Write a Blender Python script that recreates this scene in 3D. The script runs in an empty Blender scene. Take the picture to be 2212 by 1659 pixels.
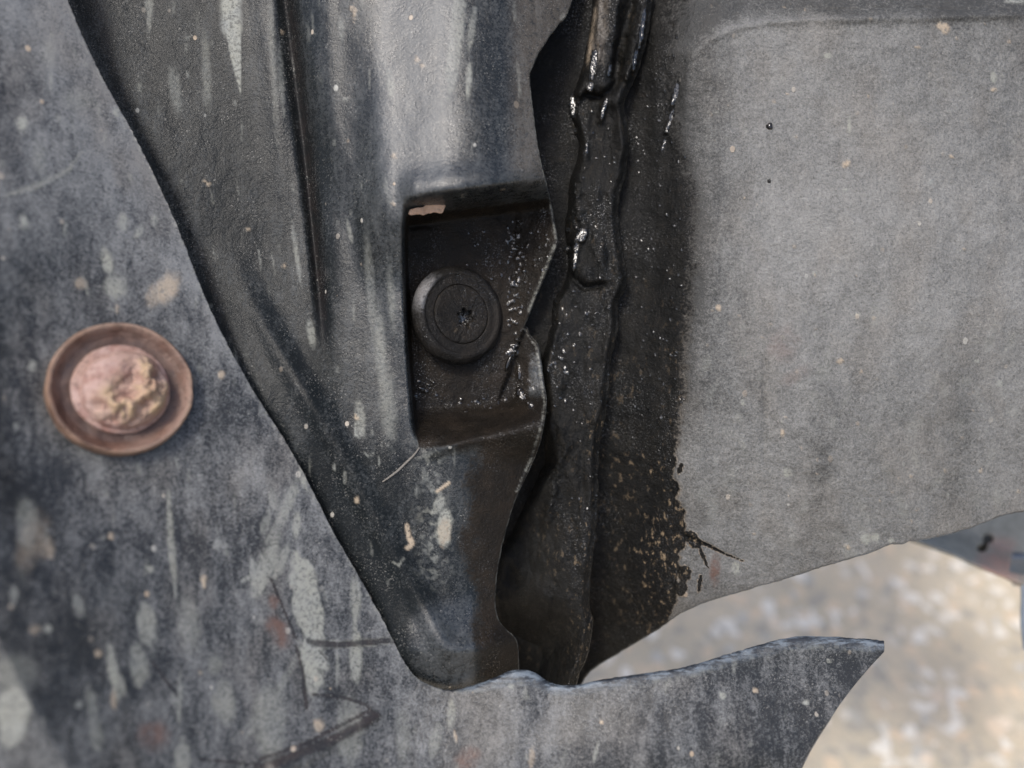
import bpy, math, random
import numpy as np
from mathutils import Matrix, Vector
R = math.radians
random.seed(7)
scene = bpy.context.scene
C = scene.collection

# ---------------------------------------------------------------- camera, sky, sun, exposure
PITCH = R(40)
CAM = Vector((0, -0.20, 0.46))
FW = Vector((0, math.cos(PITCH), -math.sin(PITCH)))
UP = Vector((0, math.sin(PITCH), math.cos(PITCH)))
RT = Vector((1, 0, 0))
D0 = 0.19            # metres from the lens to the liner's face
FPX = 1736.0         # focal length in units of 1/2212 of the picture's width
cam_d = bpy.data.cameras.new('camera')
cam = bpy.data.objects.new('camera', cam_d)
C.objects.link(cam)
ROT = Matrix((RT, UP, -FW)).transposed()
cam.matrix_world = Matrix.Translation(CAM) @ ROT.to_4x4()
cam_d.sensor_width = 5.64
cam_d.lens = 5.64 * FPX / 2212
cam_d.clip_start = 0.005
cam_d.clip_end = 100
cam_d.dof.use_dof = True
cam_d.dof.focus_distance = 0.196
cam_d.dof.aperture_fstop = 0.95
scene.camera = cam

SUN_LOCAL = Vector((-0.24, 0.50, 0.83)).normalized()      # towards the sun, in the liner's frame
SUN = (ROT @ SUN_LOCAL).normalized()
elev = math.asin(SUN.z)
azim = math.atan2(SUN.x, SUN.y)
w = bpy.data.worlds.new('World')
scene.world = w
w.use_nodes = True
nt = w.node_tree
nt.nodes.clear()
sky = nt.nodes.new('ShaderNodeTexSky')
sky.sky_type = 'NISHITA'
sky.sun_disc = False
sky.sun_elevation = elev
sky.sun_rotation = azim
sky.dust_density = 4.0
sky.air_density = 1.0
sky.ozone_density = 1.0
bg = nt.nodes.new('ShaderNodeBackground')
bg.inputs['Strength'].default_value = 0.14
wo = nt.nodes.new('ShaderNodeOutputWorld')
nt.links.new(sky.outputs[0], bg.inputs[0])
nt.links.new(bg.outputs[0], wo.inputs[0])
sl = bpy.data.lights.new('sun', 'SUN')
sl.energy = 1.3
sl.angle = R(11)
sl.color = (1.0, 0.975, 0.92)
so = bpy.data.objects.new('sun', sl)
C.objects.link(so)
so.rotation_euler = SUN.to_track_quat('Z', 'Y').to_euler()
scene.view_settings.view_transform = 'Standard'
scene.view_settings.look = 'None'
scene.view_settings.exposure = 0.72
scene.view_settings.gamma = 1.0

# ---------------------------------------------------------------- the liner's frame
ORG = CAM + FW * D0
FRAME = Matrix.Translation(ORG) @ ROT.to_4x4()

def loc(u, v, z):
    """a point of the liner's frame (metres); u right, v down in 0.11 mm steps, z mm towards the lens"""
    z = z * 0.001
    d = D0 - z
    return (u - 1106.0) / FPX * d, (829.5 - v) / FPX * d, z

# ---------------------------------------------------------------- numpy noise
_rng = np.random.RandomState(3)
_tab = _rng.rand(512, 512)

def vn(x, y, seed=0):
    x = np.asarray(x, float) + seed * 17.31
    y = np.asarray(y, float) + seed * 9.77
    xi = np.floor(x).astype(int); yi = np.floor(y).astype(int)
    fx = x - xi; fy = y - yi
    fx = fx * fx * (3 - 2 * fx); fy = fy * fy * (3 - 2 * fy)
    a = _tab[xi & 511, yi & 511]; b = _tab[(xi + 1) & 511, yi & 511]
    c = _tab[xi & 511, (yi + 1) & 511]; d = _tab[(xi + 1) & 511, (yi + 1) & 511]
    return (a * (1 - fx) + b * fx) * (1 - fy) + (c * (1 - fx) + d * fx) * fy

def fbm(x, y, seed=0, octv=4):
    s = 0; a = 0.5; t = 0
    for i in range(octv):
        s = s + a * vn(x * 2 ** i, y * 2 ** i, seed + i); t += a; a *= 0.5
    return s / t

def ss(a, b, x):
    t = np.clip((x - a) / (b - a), 0, 1)
    return t * t * (3 - 2 * t)

def bell(x, w):
    return np.exp(-(x / w) ** 2)

def segdist(U, V, pts):
    """distance to a polyline, signed side of the nearest segment, and position along it"""
    best = np.full(U.shape, 1e9); side = np.zeros(U.shape); along = np.zeros(U.shape)
    L = 0; tot = sum(math.hypot(pts[i+1][0]-pts[i][0], pts[i+1][1]-pts[i][1]) for i in range(len(pts)-1))
    for i in range(len(pts) - 1):
        ax, ay = pts[i]; bx, by = pts[i + 1]
        dx, dy = bx - ax, by - ay
        l2 = dx * dx + dy * dy + 1e-9
        t = np.clip(((U - ax) * dx + (V - ay) * dy) / l2, 0, 1)
        d = np.hypot(U - ax - t * dx, V - ay - t * dy)
        m = d < best
        best = np.where(m, d, best)
        side = np.where(m, np.sign((U - ax) * dy - (V - ay) * dx), side)
        along = np.where(m, (L + t * math.sqrt(l2)) / tot, along)
        L += math.sqrt(l2)
    return best, side, along

# ---------------------------------------------------------------- marks laid on a sheet
class Marks:
    def __init__(s, U, V):
        s.U, s.V = U, V
        s.f = {k: np.zeros(U.shape) for k in ('film_shade', 'splash', 'mud', 'oil', 'wet', 'rust', 'cut')}
    def _box(s, u, v, r):
        return np.nonzero((np.abs(s.U - u) < r) & (np.abs(s.V - v) < r))[0]
    def put(s, k, idx, val):
        s.f[k][idx] = np.maximum(s.f[k][idx], val)
    def drop(s, k, u, v, w_, h, ang=0, amp=1.0, soft=0.25, taper=0.0, rough=0.35, seed=None):
        """an oval mark; taper>0 narrows it downwards, <0 upwards"""
        seed = seed if seed is not None else int(u * 3 + v * 7) % 97
        r = max(w_, h) * 1.3
        i = s._box(u, v, r)
        if not len(i): return
        x = s.U[i] - u; y = s.V[i] - v
        c, sn = math.cos(R(ang)), math.sin(R(ang))
        a = x * c + y * sn; b = -x * sn + y * c
        bb = b / (h * 0.5)
        wid = (w_ * 0.5) * (1 - taper * 0.5 * np.clip(bb, -1, 1) - 0.5 * abs(taper))
        rad = np.hypot(a / wid, bb)
        sc = max(3.0, min(w_, h) * 0.35)
        rad = rad + rough * (fbm(s.U[i] / sc, s.V[i] / sc, seed, 3) - 0.5) * 2
        s.put(k, i, amp * (1 - ss(1 - soft, 1 + soft, rad)))
    def line(s, k, pts, w_, amp=1.0, rough=0.4, seed=1, taper=False):
        cu = sum(p[0] for p in pts) / len(pts); cv = sum(p[1] for p in pts) / len(pts)
        r = max(max(abs(p[0] - cu), abs(p[1] - cv)) for p in pts) + w_ * 3
        i = s._box(cu, cv, r)
        if not len(i): return
        d, _, al = segdist(s.U[i], s.V[i], pts)
        ww = w_ * 0.5 * (1 + rough * (fbm(s.U[i] / 9, s.V[i] / 9, seed, 2) - 0.5) * 2)
        if taper: ww = ww * np.clip(4 * al * (1 - al), 0.15, 1)
        s.put(k, i, amp * (1 - ss(0.6, 1.3, d / ww)))

def curve(pts, n=8, closed=False):
    """Catmull-Rom through the points"""
    P = [np.array(p[:2], float) for p in pts]
    out = []
    m = len(P)
    for i in range(m if closed else m - 1):
        p0 = P[(i - 1) % m] if closed or i > 0 else P[0]
        p1 = P[i]; p2 = P[(i + 1) % m]
        p3 = P[(i + 2) % m] if closed or i + 2 < m else P[m - 1]
        for k in range(n):
            t = k / n
            out.append(tuple(0.5 * ((2 * p1) + (-p0 + p2) * t + (2 * p0 - 5 * p1 + 4 * p2 - p3) * t * t + (-p0 + 3 * p1 - 3 * p2 + p3) * t ** 3)))
    if not closed: out.append(tuple(P[-1]))
    return out

def jag(pts, amp, sc=11, seed=1):
    """roughen a cut edge"""
    out = []
    for i, (u, v) in enumerate(pts):
        out.append((u + amp * (fbm(u / sc, v / sc, seed, 3) - 0.5) * 2, v + amp * (fbm(u / sc, v / sc, seed + 31, 3) - 0.5) * 2))
    return out

def dense(pts, step):
    out = []
    for i in range(len(pts) - 1):
        a, b = pts[i], pts[i + 1]
        n = max(1, int(math.hypot(b[0] - a[0], b[1] - a[1]) / step))
        for k in range(n): out.append((a[0] + (b[0] - a[0]) * k / n, a[1] + (b[1] - a[1]) * k / n))
    out.append(pts[-1])
    return out

def sheet(name, loops, zf, res, mat, parent=None, marks=None, thick=2.0, rim=None, origin=(0, 0, 0), back=True):
    """a moulded sheet: outline loops (even-odd), surface zf(U,V) in mm, a real edge of the given thickness"""
    allp = [p for l in loops for p in l]
    u0 = min(p[0] for p in allp) - res; u1 = max(p[0] for p in allp) + res
    v0 = min(p[1] for p in allp) - res; v1 = max(p[1] for p in allp) + res
    us = np.arange(u0, u1 + res, res); vs = np.arange(v0, v1 + res, res)
    nu, nv = len(us), len(vs)
    U, V = np.meshgrid(us, vs)
    ins = np.zeros(U.shape, bool)
    for l in loops:
        m = len(l)
        for i in range(m):
            (ax, ay), (bx, by) = l[i], l[(i + 1) % m]
            if ay == by: continue
            lo, hi = min(ay, by), max(ay, by)
            j0 = int(np.searchsorted(vs, lo, 'left')); j1 = int(np.searchsorted(vs, hi, 'left'))
            if j1 <= j0: continue
            xs = ax + (vs[j0:j1] - ay) * (bx - ax) / (by - ay)
            ins[j0:j1] ^= U[j0:j1] < xs[:, None]
    q = ins[:-1, :-1] | ins[1:, :-1] | ins[:-1, 1:] | ins[1:, 1:]
    used = np.zeros(U.shape, bool)
    used[:-1, :-1] |= q; used[1:, :-1] |= q; used[:-1, 1:] |= q; used[1:, 1:] |= q
    snap = used & ~ins
    si = np.nonzero(snap)
    su, sv = U[si], V[si]
    best = np.full(su.shape, 1e9); bu = su.copy(); bv = sv.copy()
    ou = np.zeros(su.shape); ov = np.zeros(su.shape)
    for l in loops:
        m = len(l)
        area = sum(l[i][0] * l[(i + 1) % m][1] - l[(i + 1) % m][0] * l[i][1] for i in range(m))
        for i in range(m):
            (ax, ay), (bx, by) = l[i], l[(i + 1) % m]
            dx, dy = bx - ax, by - ay
            l2 = dx * dx + dy * dy + 1e-9
            t = np.clip(((su - ax) * dx + (sv - ay) * dy) / l2, 0, 1)
            cu, cv = ax + t * dx, ay + t * dy
            d = np.hypot(su - cu, sv - cv)
            k = d < best
            best = np.where(k, d, best); bu = np.where(k, cu, bu); bv = np.where(k, cv, bv)
    ou, ov = su - bu, sv - bv
    n = np.hypot(ou, ov) + 1e-6
    NU = np.zeros(U.shape); NV = np.zeros(U.shape)
    NU[si] = ou / n; NV[si] = ov / n
    U = U.copy(); V = V.copy()
    U[si] = bu; V[si] = bv
    ids = -np.ones(U.shape, int)
    ids[used] = np.arange(used.sum())
    UU, VV = U[used], V[used]
    NUU, NVV = NU[used], NV[used]
    Z = zf(UU, VV)
    jj, ii = np.nonzero(q)
    F = np.stack([ids[jj, ii], ids[jj + 1, ii], ids[jj + 1, ii + 1], ids[jj, ii + 1]], 1)
    # boundary edges
    E = np.concatenate([F[:, [0, 1]], F[:, [1, 2]], F[:, [2, 3]], F[:, [3, 0]]])
    key = np.sort(E, 1); key = key[:, 0] * (len(UU) + 1) + key[:, 1]
    _, inv, cnt = np.unique(key, return_inverse=True, return_counts=True)
    B = E[cnt[inv] == 1]
    bv_ids = np.unique(B)
    remap = -np.ones(len(UU), int); remap[bv_ids] = np.arange(len(bv_ids))
    mk = Marks(UU, VV)
    if marks: marks(mk)
    px = thick / 0.11
    rows = [(0.10, 0.12), (0.16, 0.45), (0.12, 0.85), (-0.15, 1.0)]
    if rim: ru, rv, rz = rim(UU[bv_ids], VV[bv_ids])
    else: ru = rv = rz = 0
    allU, allV, allZ = [UU], [VV], [Z]
    faces = [F]
    prev = bv_ids
    base = len(UU)
    for k, (o, dz) in enumerate(rows):
        allU.append(UU[bv_ids] + NUU[bv_ids] * o * px + ru * dz)
        allV.append(VV[bv_ids] + NVV[bv_ids] * o * px + rv * dz)
        allZ.append(Z[bv_ids] - dz * thick + rz * dz)
        cur = base + np.arange(len(bv_ids)) + k * len(bv_ids)
        a = B[:, 0]; b = B[:, 1]
        pa = a if k == 0 else (base + remap[a] + (k - 1) * len(bv_ids))
        pb = b if k == 0 else (base + remap[b] + (k - 1) * len(bv_ids))
        ca = base + remap[a] + k * len(bv_ids); cb = base + remap[b] + k * len(bv_ids)
        faces.append(np.stack([pb, pa, ca, cb], 1))
    if back:
        st = 1
        nb = sum(len(a) for a in allU)
        allU.append(UU); allV.append(VV); allZ.append(Z - thick)
        last = base + np.arange(len(bv_ids)) + (len(rows) - 1) * len(bv_ids)
        G = F[:, ::-1] + nb
        faces.append(G)
        a = B[:, 0]; b = B[:, 1]
        la = base + remap[a] + (len(rows) - 1) * len(bv_ids); lb = base + remap[b] + (len(rows) - 1) * len(bv_ids)
        faces.append(np.stack([lb, la, a + nb, b + nb], 1))
    aU = np.concatenate(allU); aV = np.concatenate(allV); aZ = np.concatenate(allZ)
    x, y, z = loc(aU, aV, aZ)
    co = np.stack([x - origin[0], y - origin[1], z - origin[2]], 1)
    FF = np.concatenate(faces)
    me = bpy.data.meshes.new(name)
    me.vertices.add(len(co)); me.vertices.foreach_set('co', co.astype(np.float32).ravel())
    me.loops.add(FF.size); me.loops.foreach_set('vertex_index', FF.astype(np.int32).ravel())
    me.polygons.add(len(FF)); me.polygons.foreach_set('loop_start', np.arange(0, FF.size, 4, dtype=np.int32))
    me.update(calc_edges=True)
    me.polygons.foreach_set('use_smooth', np.ones(len(FF), bool))
    nb_rim = len(bv_ids) * len(rows)
    for k, arr in mk.f.items():
        ext = arr[bv_ids] * (0.5 if k in ('film_shade', 'splash') else 1.0)
        full = [arr] + [ext if k != 'cut' else np.ones(len(bv_ids)) * ([0.5, 1, 1, 0.6][r]) for r in range(len(rows))]
        if back: full.append(arr * 0)
        at = me.attributes.new(k, 'FLOAT', 'POINT')
        at.data.foreach_set('value', np.concatenate(full).astype(np.float32))
    me.materials.append(mat)
    ob = bpy.data.objects.new(name, me)
    C.objects.link(ob)
    if parent: ob.parent = parent
    else: ob.matrix_world = FRAME @ Matrix.Translation(origin)
    return ob

def pool_mask(U, V, u, v, w_, h, ang):
    x = U - u; y = V - v
    c, sn = math.cos(R(ang)), math.sin(R(ang))
    a = x * c + y * sn; b = -x * sn + y * c
    return ss(1.25, 0.75, np.hypot(a / (w_ * 0.5), b / (h * 0.5)) + 0.5 * (fbm(U / 6, V / 8, int(u) % 50, 2) - 0.5))

def pools(z, U, V, lst):
    """oil standing in small tilted puddles"""
    for u, v, w_, h, ang in lst:
        i = np.nonzero((np.abs(U - u) < max(w_, h)) & (np.abs(V - v) < max(w_, h)))[0]
        if not len(i): continue
        k = pool_mask(U[i], V[i], u, v, w_, h, ang)
        if k.max() <= 0: continue
        z0 = float((z[i] * k).sum() / (k.sum() + 1e-6))
        vw = Vector((-(u - 1106) / FPX, (v - 829.5) / FPX, 1)).normalized()
        H = (vw + SUN_LOCAL).normalized()
        pl = z0 + 0.35 - H.x / H.z * (U[i] - u) * 0.115 + H.y / H.z * (V[i] - v) * 0.115
        z[i] = z[i] * (1 - k) + k * pl
    return z

def pool_wet(m, lst):
    for u, v, w_, h, ang in lst:
        i = m._box(u, v, max(w_, h))
        if len(i): m.put('wet', i, pool_mask(m.U[i], m.V[i], u, v, w_, h, ang)); m.put('oil', i, pool_mask(m.U[i], m.V[i], u, v, w_ * 1.2, h * 1.2, ang))

_pr = random.Random(5)
POOL_SEAL = [(1246, 140, 12, 90, 6), (1237, 228, 20, 60, 0), (1243, 284, 11, 22, 0), (1281, 140, 13, 70, 9), (1275, 188, 12, 26, 10), (1304, 236, 10, 52, 13), (1388, 60, 10, 90, 8), (1372, 130, 9, 50, 10), (1256, 508, 24, 34, 40), (1241, 560, 10, 66, 8), (1226, 536, 20, 12, -30), (1268, 320, 7, 26, 0), (1318, 150, 8, 30, 10)] + \
            [(_pr.gauss(1195, 28), _pr.uniform(330, 900), _pr.uniform(3, 8), _pr.uniform(4, 10), _pr.uniform(-40, 40)) for i in range(170)] + \
            [(_pr.uniform(1230, 1330), _pr.uniform(240, 1100), _pr.uniform(3, 5), _pr.uniform(3, 5), 0) for i in range(90)] + \
            [(_pr.gauss(1165, 14), _pr.uniform(180, 420), _pr.uniform(3, 7), _pr.uniform(4, 9), 0) for i in range(50)]
POOL_LINER = [(1128, 853, 19, 32, -35), (1146, 874, 14, 22, -40), (1101, 776, 9, 44, 22), (1120, 800, 7, 40, -8)] + \
             [(_pr.gauss(1111, 9), _pr.uniform(468, 765), _pr.uniform(4, 8), _pr.uniform(4, 11), _pr.uniform(-30, 30)) for i in range(100)] + \
             [(_pr.gauss(1150, 26), _pr.uniform(470, 640), _pr.uniform(3, 6), _pr.uniform(4, 8), 0) for i in range(26)] + \
             [(_pr.gauss(918, 16), _pr.gauss(836, 13), _pr.uniform(5, 9), _pr.uniform(5, 9), 0) for i in range(12)] + \
             [(_pr.uniform(960, 1160), _pr.gauss(868, 10), _pr.uniform(4, 8), _pr.uniform(4, 8), 0) for i in range(22)] + \
             [(_pr.gauss(1152, 9), _pr.gauss(860, 22), _pr.uniform(4, 8), _pr.uniform(4, 8), 0) for i in range(16)] + \
             [(_pr.gauss(1040, 30), _pr.gauss(570, 40), _pr.uniform(3, 6), _pr.uniform(3, 6), 0) for i in range(14)]
POOL_SHIELD = [(1458, 205, 10, 60, 16), (1446, 262, 8, 60, 18), (1434, 310, 6, 40, 16), (1428, 903, 7, 12, 0)] + \
              [(_pr.uniform(1370, 1480), _pr.uniform(60, 900), _pr.uniform(3, 5), _pr.uniform(3, 6), 0) for i in range(130)]

def tag(o, label=None, cat=None, group=None, kind=None):
    if label: o['label'] = label
    if cat: o['category'] = cat
    if group: o['group'] = group
    if kind: o['kind'] = kind
    return o

def thing(name, u, v, z, label, cat, group=None, rot=None):
    e = bpy.data.objects.new(name, None)
    e.empty_display_size = 0.01
    C.objects.link(e)
    p = loc(u, v, z)
    e.matrix_world = FRAME @ Matrix.Translation(p) @ (rot if rot else Matrix())
    return tag(e, label, cat, group), p

def mesh(name, verts, faces, mat, parent=None, smooth=True, attrs=None):
    me = bpy.data.meshes.new(name)
    me.from_pydata([tuple(v) for v in verts], [], [tuple(int(i) for i in f) for f in faces])
    me.update()
    if smooth: me.polygons.foreach_set('use_smooth', [True] * len(me.polygons))
    if attrs:
        for k, a in attrs.items():
            at = me.attributes.new(k, 'FLOAT', 'POINT'); at.data.foreach_set('value', np.asarray(a, np.float32))
    me.materials.append(mat)
    ob = bpy.data.objects.new(name, me)
    C.objects.link(ob)
    if parent: ob.parent = parent
    return ob

# ---------------------------------------------------------------- materials
class NT:
    def __init__(s, name):
        s.m = bpy.data.materials.new(name); s.m.use_nodes = True
        s.t = s.m.node_tree; s.t.nodes.clear()
        s.out = s.n('ShaderNodeOutputMaterial')
        s.tc = s.n('ShaderNodeTexCoord')
    def n(s, ty, **kw):
        nd = s.t.nodes.new(ty)
        for k, v in kw.items():
            if k in ('inputs',): continue
            setattr(nd, k, v)
        return nd
    def l(s, a, b): s.t.links.new(a, b)
    def setin(s, nd, i, v):
        if isinstance(v, bpy.types.NodeSocket): s.l(v, nd.inputs[i])
        elif v is not None: nd.inputs[i].default_value = v
    def mapping(s, scale, rot=(0, 0, 0), off=(0, 0, 0)):
        m = s.n('ShaderNodeMapping'); s.l(s.tc.outputs['Object'], m.inputs[0])
        m.inputs['Scale'].default_value = scale; m.inputs['Rotation'].default_value = rot; m.inputs['Location'].default_value = off
        return m.outputs[0]
    def noise(s, scale, detail=4, rough=0.55, vec=None, dist=0.0):
        nd = s.n('ShaderNodeTexNoise'); s.l(vec if vec else s.tc.outputs['Object'], nd.inputs['Vector'])
        nd.inputs['Scale'].default_value = scale; nd.inputs['Detail'].default_value = detail
        nd.inputs['Roughness'].default_value = rough; nd.inputs['Distortion'].default_value = dist
        return nd.outputs[0]
    def voro(s, scale, vec=None, feature='F1', rnd=1.0, out='Distance'):
        nd = s.n('ShaderNodeTexVoronoi', feature=feature); s.l(vec if vec else s.tc.outputs['Object'], nd.inputs['Vector'])
        nd.inputs['Scale'].default_value = scale; nd.inputs['Randomness'].default_value = rnd
        return nd.outputs[out]
    def ma(s, op, a, b=None, c=None, clamp=False):
        nd = s.n('ShaderNodeMath', operation=op, use_clamp=clamp)
        s.setin(nd, 0, a); s.setin(nd, 1, b); s.setin(nd, 2, c)
        return nd.outputs[0]
    def rng(s, v, a, b, c=0.0, d=1.0, smooth=True):
        nd = s.n('ShaderNodeMapRange', interpolation_type='SMOOTHSTEP' if smooth else 'LINEAR')
        s.setin(nd, 0, v); s.setin(nd, 1, a); s.setin(nd, 2, b); s.setin(nd, 3, c); s.setin(nd, 4, d)
        return nd.outputs[0]
    def mix(s, f, a, b, mode='MIX'):
        nd = s.n('ShaderNodeMix', data_type='RGBA', blend_type=mode)
        a = (a, a, a) if isinstance(a, (int, float)) else a; b = (b, b, b) if isinstance(b, (int, float)) else b
        s.setin(nd, 0, f)
        s.setin(nd, 6, (*a, 1) if isinstance(a, tuple) else a)
        s.setin(nd, 7, (*b, 1) if isinstance(b, tuple) else b)
        return nd.outputs[2]
    def attr(s, name):
        nd = s.n('ShaderNodeAttribute', attribute_name=name); return nd.outputs['Fac']
    def bsdf(s, col, rough, spec=0.5, metal=0.0, height=None, dist=0.0002, strength=1.0, coat=None, coat_r=0.1):
        b = s.n('ShaderNodeBsdfPrincipled')
        s.setin(b, 'Base Color', (*col, 1) if isinstance(col, tuple) else col)
        s.setin(b, 'Roughness', rough); s.setin(b, 'Specular IOR Level', spec); s.setin(b, 'Metallic', metal)
        if coat is not None:
            s.setin(b, 'Coat Weight', coat); s.setin(b, 'Coat Roughness', coat_r)
        if height is not None:
            bp = s.n('ShaderNodeBump'); bp.inputs['Distance'].default_value = dist
            s.setin(bp, 'Strength', strength); s.l(height, bp.inputs['Height'])
            s.l(bp.outputs[0], b.inputs['Normal'])
        s.l(b.outputs[0], s.out.inputs[0])
        return b

def grime(name, black, dusty, film_bias=0.0, rough=0.5, streak=1.0, grain=1.0, speck=1.0, bump=1.0, oilcol=(0.010, 0.008, 0.006), fleck=0.0, cut=(0.055, 0.066, 0.085), spl=(0.29, 0.285, 0.225), brown=0.3, blotch=0.8, speclo=0.35, spechi=0.5):
    """weathered black plastic: dust with painted light and shade, dried splashes, mud specks, oil"""
    T = NT(name)
    film_shade, splash, mud, oil, wet, rust, cutf = [T.attr(k) for k in ('film_shade', 'splash', 'mud', 'oil', 'wet', 'rust', 'cut')]
    vs = T.mapping((1, 0.16, 1))
    vs2 = T.mapping((1, 0.3, 1), rot=(0, 0, 0.12))
    n_big = T.noise(45, 4, 0.6)
    n_st = T.noise(240, 5, 0.6, vs)
    n_st2 = T.noise(650, 3, 0.6, vs2)
    n_fine = T.noise(1500, 4, 0.65)
    n_mid = T.noise(320, 5, 0.62)
    n_grit = T.noise(3600, 2, 0.6)
    # dust amount, plus light and shade painted into it
    a = T.ma('MULTIPLY', T.ma('SUBTRACT', n_st, 0.5), 1.5 * streak)
    a = T.ma('ADD', a, T.ma('MULTIPLY', T.ma('SUBTRACT', n_st2, 0.5), 0.8 * streak))
    a = T.ma('ADD', a, T.ma('MULTIPLY', T.ma('SUBTRACT', n_big, 0.5), blotch))
    a = T.ma('ADD', a, T.ma('MULTIPLY', T.ma('SUBTRACT', n_mid, 0.5), 0.9 * grain))
    a = T.ma('ADD', a, T.ma('MULTIPLY', T.ma('SUBTRACT', n_fine, 0.5), 2.2 * grain))
    a = T.ma('ADD', a, T.ma('MULTIPLY', T.ma('SUBTRACT', n_grit, 0.5), 1.5 * grain))
    a = T.ma('ADD', a, T.ma('ADD', film_shade, film_bias), clamp=True)
    col = T.mix(a, black, dusty)
    # tint drift between blue grey and brown
    tint = T.noise(85, 3, 0.5, T.mapping((1, 0.5, 1), off=(3, 1, 0)))
    col = T.mix(T.rng(tint, 0.45, 0.65, 0, brown), col, T.mix(1.0, col, (0.80, 0.68, 0.56), 'MULTIPLY'))
    # dried splashes, pitted
    pit = T.rng(T.noise(1100, 3, 0.7), 0.34, 0.56, 0.35, 1.0)
    sp = T.ma('MULTIPLY', splash, pit, clamp=True)
    scol = T.mix(T.noise(130, 3), spl, (spl[0] * 0.70, spl[1] * 0.76, spl[2] * 0.98))
    col = T.mix(sp, col, scol)
    # fine pale and tan specks of grit
    vd = T.voro(330, T.mapping((1, 0.75, 1)))
    vc = T.n('ShaderNodeTexVoronoi'); T.l(T.mapping((1, 0.75, 1)), vc.inputs['Vector']); vc.inputs['Scale'].default_value = 330
    sep = T.n('ShaderNodeSeparateColor'); T.l(vc.outputs['Color'], sep.inputs[0])
    size = T.rng(sep.outputs[0], 0.80, 1.0, 0.0, 0.26, smooth=False)
    dot = T.rng(T.ma('SUBTRACT', size, vd), 0.0, 0.06, 0, 1)
    dot = T.ma('MULTIPLY', dot, T.rng(T.noise(60, 2), 0.42, 0.6, 0.25, 1.0))
    dot = T.ma('MULTIPLY', dot, speck, clamp=True)
    dot = T.ma('MULTIPLY', dot, T.rng(oil, 0.2, 0.8, 1.0, 0.12))
    dcol = T.mix(sep.outputs[1], (0.38, 0.38, 0.35), (0.38, 0.29, 0.20))
    col = T.mix(dot, col, dcol)
    gt = T.ma('MULTIPLY', T.rng(T.noise(2600, 2, 0.7), 0.60, 0.70), T.rng(T.noise(140, 3, 0.6), 0.40, 0.66, 0.15, 1.0))
    col = T.mix(T.ma('MULTIPLY', gt, 0.55 * grain + 0.1), col, (0.34, 0.33, 0.30))
    dk = T.rng(T.noise(2100, 2, 0.7, T.mapping((1, 1, 1), off=(5, 5, 0))), 0.62, 0.70, 0, 0.75)
    col = T.mix(dk, col, black)
    mp = T.ma('MULTIPLY', mud, T.rng(T.noise(900, 3, 0.7), 0.3, 0.5, 0.3, 1.0), clamp=True)
    col = T.mix(mp, col, T.mix(T.noise(500, 3), (0.40, 0.31, 0.22), (0.30, 0.26, 0.20)))
    col = T.mix(T.ma('MULTIPLY', rust, T.rng(n_mid, 0.35, 0.6, 0.3, 1.0)), col, (0.10, 0.05, 0.035))
    # oil
    oc = T.mix(T.rng(T.noise(160, 4, 0.6), 0.4, 0.68), oilcol, (oilcol[0] * 1.7, oilcol[1] * 1.6, oilcol[2] * 1.5))
    if fleck > 0:
        fl = T.rng(T.noise(760, 4, 0.7, T.mapping((1, 0.55, 1))), 0.565, 0.66, 0, 0.85)
        fl = T.ma('MULTIPLY', fl, T.rng(T.noise(70, 3), 0.42, 0.62, 0.08, 1.0))
        oc = T.mix(T.ma('MULTIPLY', fl, T.ma('MULTIPLY', mud, fleck), clamp=True), oc, (0.24, 0.18, 0.115))
        fl2 = T.rng(n_grit, 0.60, 0.72, 0, 0.4)
        oc = T.mix(fl2, oc, (0.036, 0.035, 0.032))
    oj = T.ma('ADD', oil, T.ma('MULTIPLY', T.ma('SUBTRACT', n_fine, 0.5), 0.9))
    oj = T.ma('ADD', oj, T.ma('MULTIPLY', T.ma('SUBTRACT', n_mid, 0.5), 0.5))
    of = T.rng(oj, 0.30, 0.70)
    col = T.mix(of, col, oc)
    col = T.mix(T.ma('MULTIPLY', cutf, T.rng(oil, 0.0, 1.0, 1.0, 0.6)), col, T.mix(T.rng(T.noise(500, 4, 0.75, T.mapping((0.35, 1.6, 1))), 0.42, 0.60), (cut[0] * 0.35, cut[1] * 0.35, cut[2] * 0.35), (cut[0] * 2.3, cut[1] * 2.3, cut[2] * 2.1)))
    rg = T.ma('ADD', rough, T.ma('MULTIPLY', T.ma('SUBTRACT', a, 0.5), 0.22))
    rg = T.ma('ADD', rg, T.ma('MULTIPLY', sp, 0.25))
    rg = T.mix(of, rg, T.rng(n_mid, 0.3, 0.7, 0.42, 0.62))
    wj = T.rng(T.ma('ADD', wet, T.ma('MULTIPLY', T.ma('SUBTRACT', n_mid, 0.5), 0.5)), 0.35, 0.65)
    rg = T.mix(wj, rg, T.rng(n_fine, 0.3, 0.7, 0.20, 0.30))
    gm = T.ma('MULTIPLY', T.rng(T.noise(3000, 1, 0.5, T.mapping((1, 1, 1), off=(2, 7, 0))), 0.60, 0.66), of)
    gm = T.ma('MULTIPLY', gm, T.rng(T.noise(75, 4, 0.6, T.mapping((1, 0.6, 1), off=(4, 2, 0))), 0.42, 0.62, 0.05, 1.0))
    rg = T.mix(gm, rg, 0.14)
    h = T.ma('ADD', T.ma('MULTIPLY', n_fine, 0.55), T.ma('MULTIPLY', n_mid, 0.8))
    h = T.ma('ADD', h, T.ma('MULTIPLY', n_grit, 0.22))
    h = T.ma('ADD', h, T.ma('MULTIPLY', sp, 0.18))
    h = T.ma('ADD', h, T.ma('MULTIPLY', dot, 0.45))
    h = T.ma('ADD', h, T.ma('MULTIPLY', mp, 0.5))
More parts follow.
